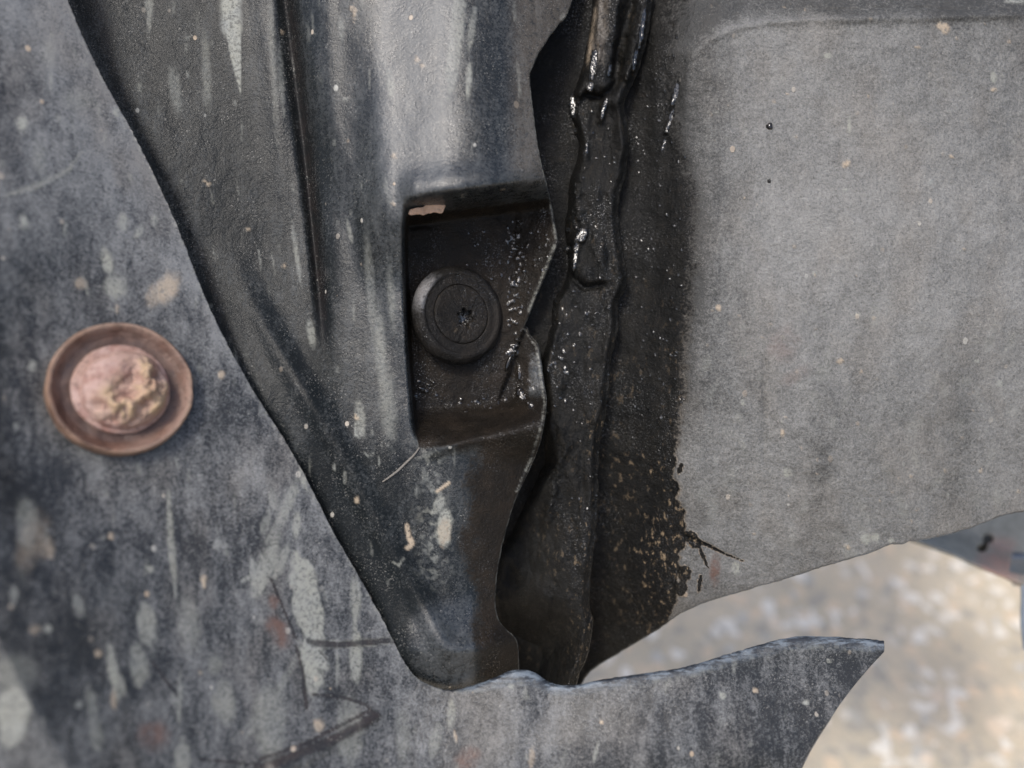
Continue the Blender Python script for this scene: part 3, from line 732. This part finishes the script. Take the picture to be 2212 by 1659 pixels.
def m_shield(m):
    U, V = m.U, m.V; f = m.f
    ob = np.interp(V, [p_[0] for p_ in OB], [p_[1] for p_ in OB]) + 16 * (fbm(U / 22, V / 10, 6, 3) - 0.5)
    w_ = np.interp(V, [-400, 0, 150, 300, 450, 900, 1000, 1600], [110, 100, 75, 60, 52, 40, 8, 4])
    f['oil'] = np.clip(0.5 + (ob - U) / (2 * w_), 0, 1)
    f['oil'] = np.maximum(f['oil'], 0.7 * bell(U - ob - 10, 40) * ss(60, -20, V))
    d, sgn, al = segdist(U, V, [(1484, 1160), (1530, 1178), (1565, 1196), (1608, 1213)])
    f['oil'] = np.maximum(f['oil'], 1 - ss(0.6, 1.2, d / (6.5 - 5 * al)))
    for u, v, a, b, an in [(1492, 1160, 40, 26, 30), (1500, 1172, 30, 24, 10), (1518, 1200, 8, 56, -24), (1480, 1240, 26, 40, 0), (1470, 1270, 30, 30, 0), (1512, 1258, 8, 40, 6), (1663, 273, 15, 17, 20), (1662, 391, 8, 8, 0), (1455, 1262, 12, 44, 0), (1470, 1012, 10, 26, 20)]:
        m.drop('oil', u, v, a, b, an, 1.0, 0.2)
    f['film_shade'] += 0.16 * ss(1500, 1600, U) * bell(V - 500, 450) - 0.45 * ss(75, 10, V - 20 * ss(1600, 1500, U)) + 0.10 * (fbm(U / 120, V / 120, 44, 3) - 0.5) * 2 - 0.16 * ss(1150, 1350, V) - 0.34 * ss(170, -10, U - ob) * ss(1000, 800, V) - 0.10 * ss(220, 0, U - ob) * ss(1100, 700, V) + 0.15 * bell(segdist(U, V, [(1500, 112), (1560, 74), (1650, 52), (1800, 42)])[0], 14)  # painted shading towards seam, top and bottom; ridge highlight painted paler
    for pts, w2 in [([(1655, 770), (1648, 850), (1652, 1000)], 13), ([(1770, 700), (1778, 900), (1770, 1080)], 26), ([(1940, 640), (1950, 900)], 30), ([(2080, 830), (2060, 1080)], 40), ([(1590, 1060), (1600, 1160)], 26)]:
        f['film_shade'] -= 0.14 * bell(segdist(U, V, pts)[0] + 8 * fbm(U / 20, V / 20, 5, 2), w2)
    m.drop('rust', 1692, 745, 60, 70, 0, 0.35, 0.6); m.drop('rust', 1545, 1232, 20, 60, 4, 0.8, 0.5); m.drop('rust', 1720, 810, 60, 30, -30, 0.25, 0.6)
    f['film_shade'] -= 0.12 * ss(1750, 2300, U) * ss(650, 150, V)  # upper right painted dimmer
    # grit
    for k, u, v, a, b, an in [('mud', 2042, 62, 19, 24, 0), ('mud', 2030, 56, 12, 14, 0), ('splash', 2146, 168, 14, 22, 0), ('mud', 2147, 194, 12, 9, 0), ('mud', 1552, 665, 12, 12, 30), ('mud', 1828, 354, 18, 12, -30), ('mud', 1672, 220, 8, 6, 0), ('mud', 1983, 102, 12, 6, 0), ('splash', 1788, 120, 16, 12, 0), ('splash', 1826, 410, 14, 8, 0),
                     ('splash', 1835, 268, 8, 34, 0), ('mud', 2055, 338, 9, 7, 0), ('splash', 2010, 392, 10, 10, 0), ('splash', 1760, 590, 10, 10, 0), ('mud', 1815, 780, 14, 10, -20), ('splash', 1854, 680, 10, 8, 0), ('mud', 1690, 935, 9, 16, 0), ('splash', 1700, 1020, 18, 20, 0), ('splash', 1605, 870, 10, 14, 0), ('splash', 2160, 828, 14, 14, 0), ('splash', 2110, 780, 12, 8, 0), ('splash', 1925, 1168, 14, 10, 0),
                     ('splash', 1890, 1160, 22, 18, 20), ('splash', 1590, 1228, 18, 26, 0), ('splash', 1870, 1165, 22, 22, 0), ('mud', 1832, 1182, 9, 9, 0), ('splash', 2190, 3, 40, 10, 0)]:
        m.drop(k, u, v, a, b, an, 0.85, 0.35)
    rr = random.Random(21)
    for i in range(260):
        m.drop('splash' if rr.random() < 0.7 else 'mud', rr.uniform(1520, 2300), rr.uniform(-100, 1200), rr.uniform(3, 7), rr.uniform(3, 8), rr.uniform(0, 90), rr.uniform(0.2, 0.65), 0.4, 0, 0.9)
    for i in range(90):
        u = rr.uniform(1510, 2280); v = rr.uniform(650, 1260)
        m.drop('splash', u, v, rr.uniform(6, 26), rr.uniform(10, 60), rr.uniform(-20, 40), rr.uniform(0.08, 0.28), 0.6)
    f['mud'] = np.maximum(f['mud'], ss(0.35, 0.7, f['oil']) * (0.9 * ss(900, 1080, V) * ss(1340, 1280, V - 0.2 * (1460 - U)) * ss(1300, 1420, U) + 0.25 * ss(500, 900, V) + 0.06))
    f['mud'] = np.where((V > 980) & (V < 1260), np.maximum(f['mud'], 0.9 * f['oil'] * bell(ob - U - 14, 18) * ss(0.35, 0.6, fbm(U / 14, V / 26, 3, 3))), f['mud'])
    pool_wet(m, POOL_SHIELD)
sh, p = thing('splash_shield', 1900, 600, -8, 'large dusty grey moulded shield, its left side soaked black with oil', 'shield')
sheet('panel', [s_poly], z_shield, 3.6, M_shield, sh, m_shield, 2.5, origin=p)

# ================================================================= RUBBER SEAL (oily, between liner and shield)
re_ = [(1440, -420), (1418, -120), (1408, 0), (1398, 70), (1382, 130), (1362, 185), (1347, 225), (1352, 262), (1358, 310), (1352, 368), (1338, 415), (1334, 470), (1340, 520), (1346, 560), (1354, 600), (1346, 628), (1334, 650), (1333, 700), (1326, 745), (1316, 800), (1313, 850), (1306, 890), (1297, 930), (1291, 985), (1289, 1050), (1288, 1110), (1284, 1165), (1276, 1215), (1272, 1270), (1272, 1310), (1277, 1345), (1273, 1385), (1262, 1425), (1248, 1462), (1238, 1500), (1230, 1600)]
re_c = curve(re_, 4)
seal_poly = jag(dense(re_c, 5), 4.5, 22, 8) + [(1000, 1600), (960, 1200), (1000, 700), (980, 0), (980, -420)]
SEAL_WET = [([(1252, 120), (1240, 205), (1242, 290)], 1.3, 9), ([(1300, 90), (1285, 150), (1275, 195)], 0.9, 7), ([(1308, 210), (1296, 262)], 1.3, 7), ([(1264, 490), (1246, 520), (1238, 575)], 1.6, 9), ([(1390, 20), (1372, 100), (1355, 170)], 1.2, 8), ([(1262, 495), (1225, 545)], 1.0, 7), ([(1368, 10), (1350, 110), (1330, 190)], -1.2, 6), ([(1225, 960), (1205, 1010), (1180, 1130)], 1.3, 12), ([(1260, 330), (1250, 470)], 0.8, 9)]
def z_seal(U, V):
    ex = np.interp(V, [p_[1] for p_ in re_], [p_[0] for p_ in re_])
    q = (ex - U)
    z = np.full(U.shape, -15.0)
    wq = np.interp(V, [-400, 0, 200, 420, 560, 640, 760, 900, 1000, 1200, 1400], [120, 120, 108, 100, 112, 128, 140, 118, 95, 190, 220])
    wq = wq + 14 * (fbm(U / 60, V / 60, 71, 2) - 0.5)
    z -= 22 * ss(wq - 8, wq + 46, q) * ss(1500, 1000, V) + 8 * ss(60, 200, q) * ss(900, 1200, V)
    z += 1.6 * ss(0, 16, q) - 2.0 * ss(20, 110, q)
    z += 0.7 * bell(q - 14, 12)
    # raised flat strip that ends in a knob
    st = ss(1262, 1276, U + 0.16 * V - 10 + 8 * (fbm(U / 30, V / 20, 5, 3) - 0.5)) * ss(1346, 1334, U + 0.10 * V + 14 * (fbm(U / 30, V / 24, 6, 3) - 0.5))
    z += 3.2 * st * ss(212, 182, V + 0.25 * (U - 1290) + 14 * (fbm(U / 20, V / 20, 8, 2) - 0.5))
    z -= 3.5 * bell(U - (1362 - 0.22 * V), 12) * ss(210, 150, V)
    z += 1.5 * bell(np.hypot(U - 1330, (V - 212) * 0.8), 26)
    z -= 1.5 * bell(segdist(U, V, [(1268, 205), (1300, 212), (1340, 172)])[0], 7)
    # small hooks of folded rubber in the middle
    z += 1.5 * ss(1232, 1262, U) * ss(1345, 1290, U) * ss(470, 560, V) * ss(628, 604, V + 0.25 * np.abs(U - 1280))
    z -= 1.5 * bell(segdist(U, V, [(1222, 560), (1236, 600), (1262, 622), (1300, 615)])[0], 7)
    z -= 0.5 * bell(segdist(U, V, [(1322, 200), (1305, 420), (1316, 560)])[0], 14)
    z += 0.9 * bell(segdist(U, V, [(1215, 935), (1205, 1000), (1192, 1100)])[0], 16)
    z += 3.0 * (fbm(U / 30, V / 60, 61, 4) - 0.5) + 0.9 * (fbm(U / 14, V / 20, 62, 3) - 0.5) * ss(1250, 1180, U + 0.1 * V - 40)
    for pts_, a_, w__ in SEAL_WET:
        z += a_ * bell(segdist(U, V, pts_)[0], w__) * (0.4 + 1.2 * fbm(U / 7, V / 7, 3, 2))
    # bottom pulls back into the dark
    z -= 22 * ss(1280, 1440, V) * ss(0, 110, q)
    return pools(z, U, V, POOL_SEAL)
def wq_(V): return np.interp(V, [-400, 0, 200, 420, 560, 640, 760, 900, 1000, 1200, 1400], [120, 120, 108, 100, 112, 128, 140, 118, 95, 190, 220])
def m_seal(m):
    U, V = m.U, m.V; f = m.f
    f['oil'] += 1.0 - 0.55 * ss(1262, 1282, U + 0.16 * V - 10) * ss(1335, 1310, U + 0.10 * V) * ss(190, 120, V)
    f['film_shade'] += 0.4 * ss(220, 100, V)  # lit face of the top strip painted paler
    ex = np.interp(V, [p_[1] for p_ in re_], [p_[0] for p_ in re_])
    q = ex - U
    f['mud'] = np.clip(0.55 * ss(800, 950, V) * (1 - ss(1280, 1400, V) * 0.8) + 0.15, 0, 1)
    f['mud'] *= ss(150, 60, q + 0.15 * (V - 1000)) * 0.8 + 0.2
    f['mud'] = np.maximum(f['mud'], 1.3 * bell(np.hypot((U - 1235) / 1.0, (V - 985) / 2.4), 30) + 1.2 * bell(np.hypot(U - 1262, (V - 1255)), 32) + 0.9 * bell(q - 4, 7) * ss(1050, 1200, V))
    f['mud'] = np.maximum(f['mud'], 1.3 * bell(segdist(U, V, [(1285, 20), (1272, 110), (1252, 205)])[0], 5))
    i = segdist(U, V, [(1285, 20), (1272, 110), (1252, 205)])[0]
    w1 = ss(160, 110, q) * 0
    pool_wet(m, POOL_SEAL)
seal, p = thing('rubber_seal', 1270, 700, -15, 'crumpled black rubber strip wet with oil, hanging between the liner and the grey shield', 'rubber seal')
sheet('strip', [seal_poly], z_seal, 3.0, M_seal, seal, m_seal, 1.8, origin=p)

# ================================================================= PLASTIC PUSH CLIP
def lathe(profile, seg, fn=None):
    """profile: (radius, height) from the centre outwards; returns verts, faces"""
    vs_, fs = [], []
    for r, h in profile:
        for k in range(seg):
            a = 2 * math.pi * k / seg
            x, y, z = r * math.cos(a), r * math.sin(a), h
            if fn: x, y, z = fn(x, y, z, r, a)
            vs_.append((x, y, z))
    for i in range(len(profile) - 1):
        for k in range(seg):
            k2 = (k + 1) % seg
            fs.append((i * seg + k, i * seg + seg + k, i * seg + seg + k2, i * seg + k2))
    return vs_, fs

def attrs_for(vs_, oil=1.0, wet=0.0, film_shade=0.0, mud=0.0, cut=0.0):
    n = len(vs_)
    def g(x): return np.array([x(v) for v in vs_]) if callable(x) else np.full(n, x)
    return dict(oil=g(oil), wet=g(wet), film_shade=g(film_shade), mud=g(mud), cut=g(cut), splash=g(0.0), rust=g(0.0))

M_clip = grime('oily_clip_plastic', (0.012, 0.011, 0.011), (0.17, 0.17, 0.175), film_bias=0.0, rough=0.42, oilcol=(0.010, 0.009, 0.008), speck=0.3, fleck=0.35)
tilt = Matrix.Rotation(R(30), 4, 'Y') @ Matrix.Rotation(R(-4), 4, 'X')
clip, _ = thing('push_clip', 992, 680, -8.9, 'round black plastic trim clip with a star recess, set in the oily pocket', 'clip', rot=tilt)
mm = 0.001
rc = 12.2 * mm
def wob(x, y, z, r, a):
    k = 0.3 * mm * (vn(a * 6 + 3, r * 900, 4) - 0.5) * (1 if r > rc * 0.9 else 0.5)
    return x * (1 + k * 60), y * (1 + k * 60), z + k
prof = [(7.37, 0.8), (7.40, 1.30), (7.6, 1.42), (8.3, 1.42), (9.2, 1.38), (9.6, 1.42), (9.9, 1.62), (10.3, 1.70), (10.9, 1.5), (11.5, 1.0), (12.0, 0.35), (12.25, -0.4), (12.3, -1.0), (12.1, -1.6), (11.7, -2.0), (11.0, -2.1)]
prof = [(r * mm, h * mm) for r, h in prof]
# densify
def dens(pr, n=3):
    o = []
    for i in range(len(pr) - 1):
        for k in range(n): o.append(tuple(pr[i][j] + (pr[i + 1][j] - pr[i][j]) * k / n for j in (0, 1)))
    return o + [pr[-1]]
v_, f_ = lathe(dens(prof), 120, wob)
bevel_glint = lambda q: 0.7 * float(bell((math.atan2(q[1], q[0]) - 2.65 if math.atan2(q[1], q[0]) > 0 else math.atan2(q[1], q[0]) + 2 * math.pi - 2.65), 0.75)) * float(ss(8.6 * mm, 10.8 * mm, math.hypot(q[0], q[1])))  # left bevel painted paler as its highlight
mesh('flange', v_, f_, M_clip, clip, attrs=attrs_for(v_, oil=lambda q: 1 - 0.95 * bevel_glint(q), film_shade=bevel_glint, wet=0.15))
# centre disc with a six-lobed recess
seg = 144
def lobe(a): return (2.1 + 0.42 * math.cos(6 * (a + 0.3))) * mm
cx, cy = 1.2 * mm, -0.7 * mm
pv, pf = [], []
rings = [('c', 7.35, 0.8), ('c', 7.3, 1.28), ('c', 7.1, 1.45), ('c', 6.8, 1.55), ('c', 6.4, 1.52), ('c', 5.2, 1.42), ('c', 4.2, 1.4), ('m', 0.6, 1.38), ('l', 1.10, 1.36), ('l', 1.0, 1.2), ('l', 0.96, 0.2), ('l', 0.94, -1.4), ('l', 0.02, -1.5)]
for ty, r, h in rings:
    for k in range(seg):
        a = 2 * math.pi * k / seg
        if ty == 'c': x, y = r * mm * math.cos(a), r * mm * math.sin(a)
        elif ty == 'm':
            x = (3.0 * mm * r + lobe(a) * 0.4) * math.cos(a) + cx * 0.9; y = (3.0 * mm * r + lobe(a) * 0.4) * math.sin(a) + cy * 0.9
        else: x, y = lobe(a) * r * math.cos(a) + cx, lobe(a) * r * math.sin(a) + cy
        if ty == 'c' and r < 6: x += cx * (1 - r / 7); y += cy * (1 - r / 7)
        n_ = 0.3 * (float(fbm(x * 1500, y * 1500, 7, 2)) - 0.5)
        pv.append((x, y, (h + (n_ if r > 1.2 else 0)) * mm))
for i in range(len(rings) - 1):
    for k in range(seg):
        k2 = (k + 1) % seg
        pf.append((i * seg + k, i * seg + k2, i * seg + seg + k2, i * seg + seg + k))
mesh('centre_pin', pv, pf, M_clip, clip, attrs=attrs_for(pv, oil=1.0, wet=lambda q: 1.0 if q[2] < 1.25 * mm and math.hypot(q[0] - cx, q[1] - cy) < 2.7 * mm else 0.1, mud=0.5))

# ================================================================= RUSTY BOLT
def rust_mat(name, a, b, c, rough=0.6, pink=0.5):
    T = NT(name)
    n1 = T.noise(260, 5, 0.65); n2 = T.noise(900, 4, 0.7); n3 = T.noise(110, 3, 0.5)
    col = T.mix(T.rng(n1, 0.35, 0.62), a, b)
    col = T.mix(T.rng(n3, 0.42, 0.62, 0, pink), col, c)
    col = T.mix(T.rng(n2, 0.5, 0.75, 0, 0.7), col, (0.06, 0.035, 0.025))
    col = T.mix(T.ma('MULTIPLY', T.attr('mud'), T.rng(n1, 0.35, 0.55, 0.35, 1.0), clamp=True), col, T.mix(n2, (0.34, 0.22, 0.11), (0.46, 0.35, 0.25)))
    col = T.mix(T.attr('film_shade'), col, (0.03, 0.02, 0.018))  # darkens the ring around the head as painted shading
    h = T.ma('ADD', T.ma('MULTIPLY', n2, 0.5), n1)
    T.bsdf(col, T.rng(n1, 0.3, 0.7, rough - 0.15, rough + 0.15), 0.5, metal=0.15, height=h, dist=0.0006, strength=0.9)
    return T.m
M_washer = rust_mat('rusty_washer_steel', (0.09, 0.045, 0.032), (0.20, 0.11, 0.08), (0.30, 0.21, 0.17))
M_head = rust_mat('rusty_bolt_head', (0.26, 0.14, 0.11), (0.44, 0.31, 0.27), (0.32, 0.20, 0.15), 0.72, 0.6)
def _gp(u, v): return Vector(loc(u, v, float(z_guard(np.array([float(u)]), np.array([float(v)]))[0])))
_nn = (_gp(362, 842) - _gp(162, 842)).cross(_gp(262, 742) - _gp(262, 942)).normalized()
tb = Vector((0, 0, 1)).rotation_difference(_nn).to_matrix().to_4x4()
zb = float(z_guard(np.array([262.0]), np.array([842.0]))[0])
bolt, _ = thing('bolt', 262, 842, zb + 1.3, 'rusty round-headed bolt caked with yellow grit in a cupped rusty washer on the left guard', 'bolt', rot=tb)
sc = 15.7 * (D0 * 1000 - zb) / 190.0      # washer radius in mm
def wobw(x, y, z, r, a):
    k = float(vn(a * 4 + 1, r * 600, 9)) - 0.5
    return x * (1 + 0.02 * k), y * (1 + 0.02 * k), z + 0.4 * mm * k
pw = [(0.02, 0.2), (0.55, 0.2), (0.66, 0.25), (0.74, 0.35), (0.80, 0.5), (0.86, 1.2), (0.90, 2.0), (0.935, 2.5), (0.97, 2.5), (0.995, 1.9), (1.0, 0.5), (1.0, -0.8), (0.96, -1.0)]
v_, f_ = lathe(dens([(r * sc * mm, h * mm) for r, h in pw], 4), 120, wobw)
mesh('washer', v_, f_, M_washer, bolt, attrs=attrs_for(v_, film_shade=lambda q: 0.6 * float(bell(math.hypot(q[0], q[1]) - sc * mm * 0.72, 1.7 * mm)), mud=lambda q: 0.25 * float(ss(0.90, 0.97, math.hypot(q[0], q[1]) / (sc * mm)))))  # painted shading ring around the head; paler outer rim
# flange under the head
v_, f_ = lathe(dens([(r * sc * mm, h * mm) for r, h in [(0.3, 1.6), (0.60, 1.45), (0.655, 1.2), (0.68, 0.8), (0.67, 0.3), (0.64, 0.0)]], 3), 96, wobw)
mesh('flange', v_, f_, M_head, bolt, attrs=attrs_for(v_, mud=0.0, film_shade=lambda q: 0.3 * float(ss(1.1*mm, 0.4*mm, q[2]))))  # darker towards its foot, part of the painted shading ring
# corroded head
hv, hf = [], []
N = 84
Rh = 0.60 * sc
off = (0.5, -0.3)
hm = []
for j in range(N + 1):
    for k in range(2 * N):
        a = 2 * math.pi * k / (2 * N); t = j / N
        r = Rh * t
        x, y = r * math.cos(a) + off[0], r * math.sin(a) + off[1]
        z = 1.2 + 4.6 * math.sqrt(max(0, 1 - t ** 2.6))
        lump = float(ss(-0.45, 0.25, (x * 0.75 - y * 0.55) / Rh + 0.05)) * (1 - float(ss(0.82, 1.0, t)))
        n_ = float(fbm(x * 0.36 + 4, y * 0.36, 15, 3))
        z += lump * (5.2 * (n_ - 0.46) + 0.35 * abs(float(vn(x * 0.9, y * 0.7, 33)) - 0.5) * 2) - 0.35 * (1 - t)
        # shallow clogged socket
        z -= 1.3 * float(bell(math.hypot(x + 0.3, y + 0.4), 2.3)) * (0.4 + n_)
        rr_ = 1 + 0.035 * (float(vn(a * 3, 1, 8)) - 0.5) * 2
        x = off[0] + (x - off[0]) * rr_; y = off[1] + (y - off[1]) * rr_
        hv.append((x * mm, y * mm, z * mm)); hm.append(min(1.0, lump * (0.25 + 1.1 * float(ss(0.42, 0.6, n_))) + 0.7 * float(bell(math.hypot(x + 2.5, y + 2.5), 1.8))))
for j in range(N):
    for k in range(2 * N):
        k2 = (k + 1) % (2 * N)
        hf.append((j * 2 * N + k, (j + 1) * 2 * N + k, (j + 1) * 2 * N + k2, j * 2 * N + k2))
at_ = attrs_for(hv); at_['mud'] = np.array(hm)
mesh('bolt_head', hv, hf, M_head, bolt, attrs=at_)

# ================================================================= DEBRIS
def simple(name, c1, c2, rough=0.8, scale=900):
    T = NT(name); n = T.noise(scale, 4, 0.65)
    T.bsdf(T.mix(n, c1, c2), rough, 0.3, height=n, dist=0.0003, strength=0.7)
    return T.m
M_clay = simple('dried_tan_mud', (0.42, 0.26, 0.17), (0.60, 0.42, 0.31))
M_straw = simple('dry_stalk', (0.10, 0.09, 0.08), (0.26, 0.24, 0.21))
def lump(name, pts, zt, u, v, z, mat, label, cat, seed=1, group=None):
    """a crust of the given outline lying on a surface"""
    root, p_ = thing(name, u, v, z, label, cat, group)
    poly = jag(dense(curve(pts, 5, closed=True), 2.0), 2.0, 6, seed)
    ob = sheet('crust', [poly], zt, 2.0, mat, root, None, 0.8, origin=p_)
    return root
cl_pts = [(884, 462), (886, 455), (900, 450), (918, 446), (926, 438), (945, 434), (958, 436), (961, 448), (954, 460), (940, 458), (925, 461), (905, 463)]
lump('mud_chip', cl_pts, lambda U, V: z_liner(U, V * 0 + 446) * 0.8 + z_liner(U * 0 + 900, V * 0 + 446) * 0.2 + 0.5 + 0.8 * fbm(U / 9, V / 9, 3, 3) - 0.04 * (V - 440), 922, 450, 2, M_clay, 'flake of dried tan mud stuck on the upper left lip of the pocket', 'mud flake')

def wire(name, pts, radius, mat, label, cat, lift=0.4, zf=z_liner, seg=6):
    P = curve(pts, 6)
    U = np.array([q[0] for q in P], float); V = np.array([q[1] for q in P], float)
    Z = zf(U, V) + lift
    root_ = loc(U[0], V[0], Z[0])
    x, y, z = loc(U, V, Z)
    pos = [Vector((x[i] - root_[0], y[i] - root_[1], z[i] - root_[2])) for i in range(len(U))]
    vv, ff = [], []
    n = len(pos)
    for i in range(n):
        t = (pos[min(i + 1, n - 1)] - pos[max(i - 1, 0)]).normalized()
        a = t.cross(Vector((0, 0, 1))).normalized(); b = a.cross(t)
        r = radius * mm * (0.35 + 0.65 * math.sin(math.pi * (0.12 + 0.76 * i / (n - 1))))
        for k in range(seg):
            an = 2 * math.pi * k / seg
            vv.append(pos[i] + a * r * math.cos(an) + b * r * math.sin(an))
    for i in range(n - 1):
        for k in range(seg):
            k2 = (k + 1) % seg
            ff.append((i * seg + k, i * seg + k2, (i + 1) * seg + k2, (i + 1) * seg + k))
    ff.append(tuple(range(seg))[::-1]); ff.append(tuple((n - 1) * seg + k for k in range(seg)))
    o = mesh(name, vv, ff, mat)
    o.matrix_world = FRAME @ Matrix.Translation(root_)
    return tag(o, label, cat)
wire('stalk', [(826, 1041), (842, 1030), (858, 1018), (878, 999), (895, 982), (906, 967)], 0.28, M_straw, 'thin dry stalk lying slantwise below the left corner of the pocket', 'stalk')

# oil drop hanging in the slit
M_oil = None
T = NT('black_oil'); T.bsdf((0.008, 0.007, 0.006), 0.08, 0.6, height=T.noise(500, 2), dist=0.0002, strength=0.3); M_oil = T.m
def blob(name, u, v, z, a, b, h, ang, label, cat):
    vv, ff = [], []
    nr, ns = 10, 24
    k_ = 0.11 * mm * 0.98
    for j in range(nr + 1):
        t = j / nr * 0.5 * math.pi
        for k in range(ns):
            an = 2 * math.pi * k / ns
            x = a * math.sin(t) * math.cos(an); y = b * math.sin(t) * math.sin(an) * (1 + 0.25 * math.cos(an))
            c_, s_ = math.cos(R(ang)), math.sin(R(ang))
            vv.append(((x * c_ - y * s_) * k_, (x * s_ + y * c_) * k_, h * mm * math.cos(t)))
    for j in range(nr):
        for k in range(ns):
            k2 = (k + 1) % ns
            ff.append((j * ns + k, (j + 1) * ns + k, (j + 1) * ns + k2, j * ns + k2))
    o = mesh(name, vv, ff, M_oil)
    o.matrix_world = FRAME @ Matrix.Translation(loc(u, v, z))
    return tag(o, label, cat)
def zat(f, u, v): return float(f(np.array([float(u)]), np.array([float(v)]))[0])
blob('oil_drop', 1663, 273, zat(z_shield, 1663, 273) + 0.05, 6, 8, 0.45, 20, 'small black oil drop on the pale face of the grey shield', 'oil drop')
blob('oil_drop', 1662, 391, zat(z_shield, 1662, 391) + 0.05, 3.2, 3.2, 0.25, 0, 'tiny oil dot below the larger drop on the grey shield', 'oil drop')
blob('oil_drop', 1098, 783, zat(z_liner, 1094, 783) + 0.1, 6, 22, 0.9, -20, 'shiny oil bead running down the slit beside the clip pocket', 'oil drop')
blob('oil_drop', 1124, 850, zat(z_liner, 1124, 850) + 0.1, 11, 15, 0.9, 25, 'glossy oil bead in the corner under the slit', 'oil drop')

# ================================================================= METAL BRACKET (right)
T = NT('worn_grey_paint')
n1 = T.noise(60, 4, 0.6); n2 = T.noise(300, 4, 0.6)
col = T.mix(T.rng(n2, 0.3, 0.7), (0.21, 0.205, 0.175), (0.29, 0.28, 0.24))
col = T.mix(T.ma('MULTIPLY', T.attr('rust'), T.rng(n2, 0.3, 0.6, 0.5, 1.0)), col, (0.33, 0.20, 0.16))
T.bsdf(col, 0.55, 0.5, height=n2, dist=0.0003, strength=0.4)
M_paint = T.m
T = NT('blue_grey_paint'); n2 = T.noise(120, 3, 0.6)
T.bsdf(T.mix(n2, (0.10, 0.125, 0.16), (0.20, 0.235, 0.28)), 0.4, 0.5, height=n2, dist=0.0003, strength=0.3); M_blue = T.m
T = NT('dark_cavity_shade'); T.bsdf((0.03, 0.032, 0.03), 0.7); M_dark = T.m  # colour of the shaded cavity behind the keyhole
br_out = [(1900, 1000), (1930, 1120), (1966, 1166), (2010, 1181), (2062, 1199), (2120, 1226), (2170, 1245), (2203, 1262), (2260, 1290), (2500, 1400), (2600, 1000)]
def circ(u, v, r, n=24): return [(u + r * math.cos(2 * math.pi * k / n), v + r * math.sin(2 * math.pi * k / n)) for k in range(n)]
def keyhole():
    a = []
    for k in range(-40, 215, 12): a.append((2133 + 15 * math.cos(R(-k)), 1165 + 14 * math.sin(R(-k))))
    b = []
    for k in range(150, 400, 12): b.append((2121 + 15 * math.cos(R(-k)), 1184 + 13 * math.sin(R(-k))))
    return a + b
sq = [(2184, 1192), (2198, 1190), (2240, 1204), (2236, 1250), (2196, 1244), (2174, 1236)]
zbr = lambda U, V: -75 - 16 * ss(1180, 1110, V - 0.38 * (U - 2000)) + 1.5 * bell(V - (1199 + 0.42 * (U - 2062)), 8) + 0 * U
def m_br(m):
    m.drop('rust', 2160, 1225, 90, 60, 25, 0.9, 0.5); m.drop('rust', 2165, 1178, 60, 40, 10, 0.6, 0.6)
br, p = thing('bracket', 2120, 1190, -75, 'grey painted steel bracket with a keyhole slot and rust patches, behind the shield at right', 'bracket')
sheet('plate', [br_out, keyhole(), sq], zbr, 3.0, M_paint, br, m_br, 3.0, origin=p)
sheet('cavity_shade', [[(2090, 1140), (2160, 1140), (2160, 1205), (2090, 1205)]], lambda U, V: -92 + 0 * U, 8, M_dark, br, None, 2, origin=p)  # dark sheet standing in for the shaded cavity behind the keyhole
sheet('blue_web', [[(2166, 1180), (2400, 1180), (2400, 1300), (2190, 1262)]], lambda U, V: -92 + 4 * bell(V - 1205, 9), 4, M_blue, br, None, 2, origin=p)
sheet('flange', [[(2210, 1266), (2460, 1330), (2460, 1470), (2214, 1400), (2208, 1340)]], lambda U, V: -68 + 0 * U, 6, M_blue, br, None, 3, origin=p)

# ================================================================= GROUND
T = NT('aggregate_concrete')
n1 = T.noise(14, 4, 0.6); n2 = T.noise(140, 4, 0.65); v1 = T.voro(230); 
vc = T.n('ShaderNodeTexVoronoi'); T.l(T.tc.outputs['Object'], vc.inputs['Vector']); vc.inputs['Scale'].default_value = 150
sep = T.n('ShaderNodeSeparateColor'); T.l(vc.outputs['Color'], sep.inputs[0])
col = T.mix(T.rng(n1, 0.35, 0.65), (0.46, 0.385, 0.275), (0.54, 0.45, 0.325))
col = T.mix(T.rng(n2, 0.35, 0.7, 0, 0.7), col, (0.40, 0.355, 0.28))
col = T.mix(T.rng(sep.outputs[0], 0.78, 0.9, 0, 0.75), col, (0.74, 0.69, 0.60))
col = T.mix(T.rng(sep.outputs[1], 0.78, 0.9, 0, 0.55), col, (0.27, 0.26, 0.23))
col = T.mix(T.rng(sep.outputs[2], 0.88, 0.96, 0, 0.6), col, (0.66, 0.50, 0.34))
T.bsdf(col, 0.85, 0.3, height=T.ma('ADD', n2, v1), dist=0.0015, strength=0.7)
nseg = 40
gv = [(-3 + 6 * i / nseg, -2 + 6 * j / nseg, 0) for j in range(nseg + 1) for i in range(nseg + 1)]
gf = [(j * (nseg + 1) + i, j * (nseg + 1) + i + 1, (j + 1) * (nseg + 1) + i + 1, (j + 1) * (nseg + 1) + i) for j in range(nseg) for i in range(nseg)]
g = mesh('ground', gv, gf, T.m)
tag(g, 'pale tan exposed aggregate concrete below the car', None, None, 'structure')
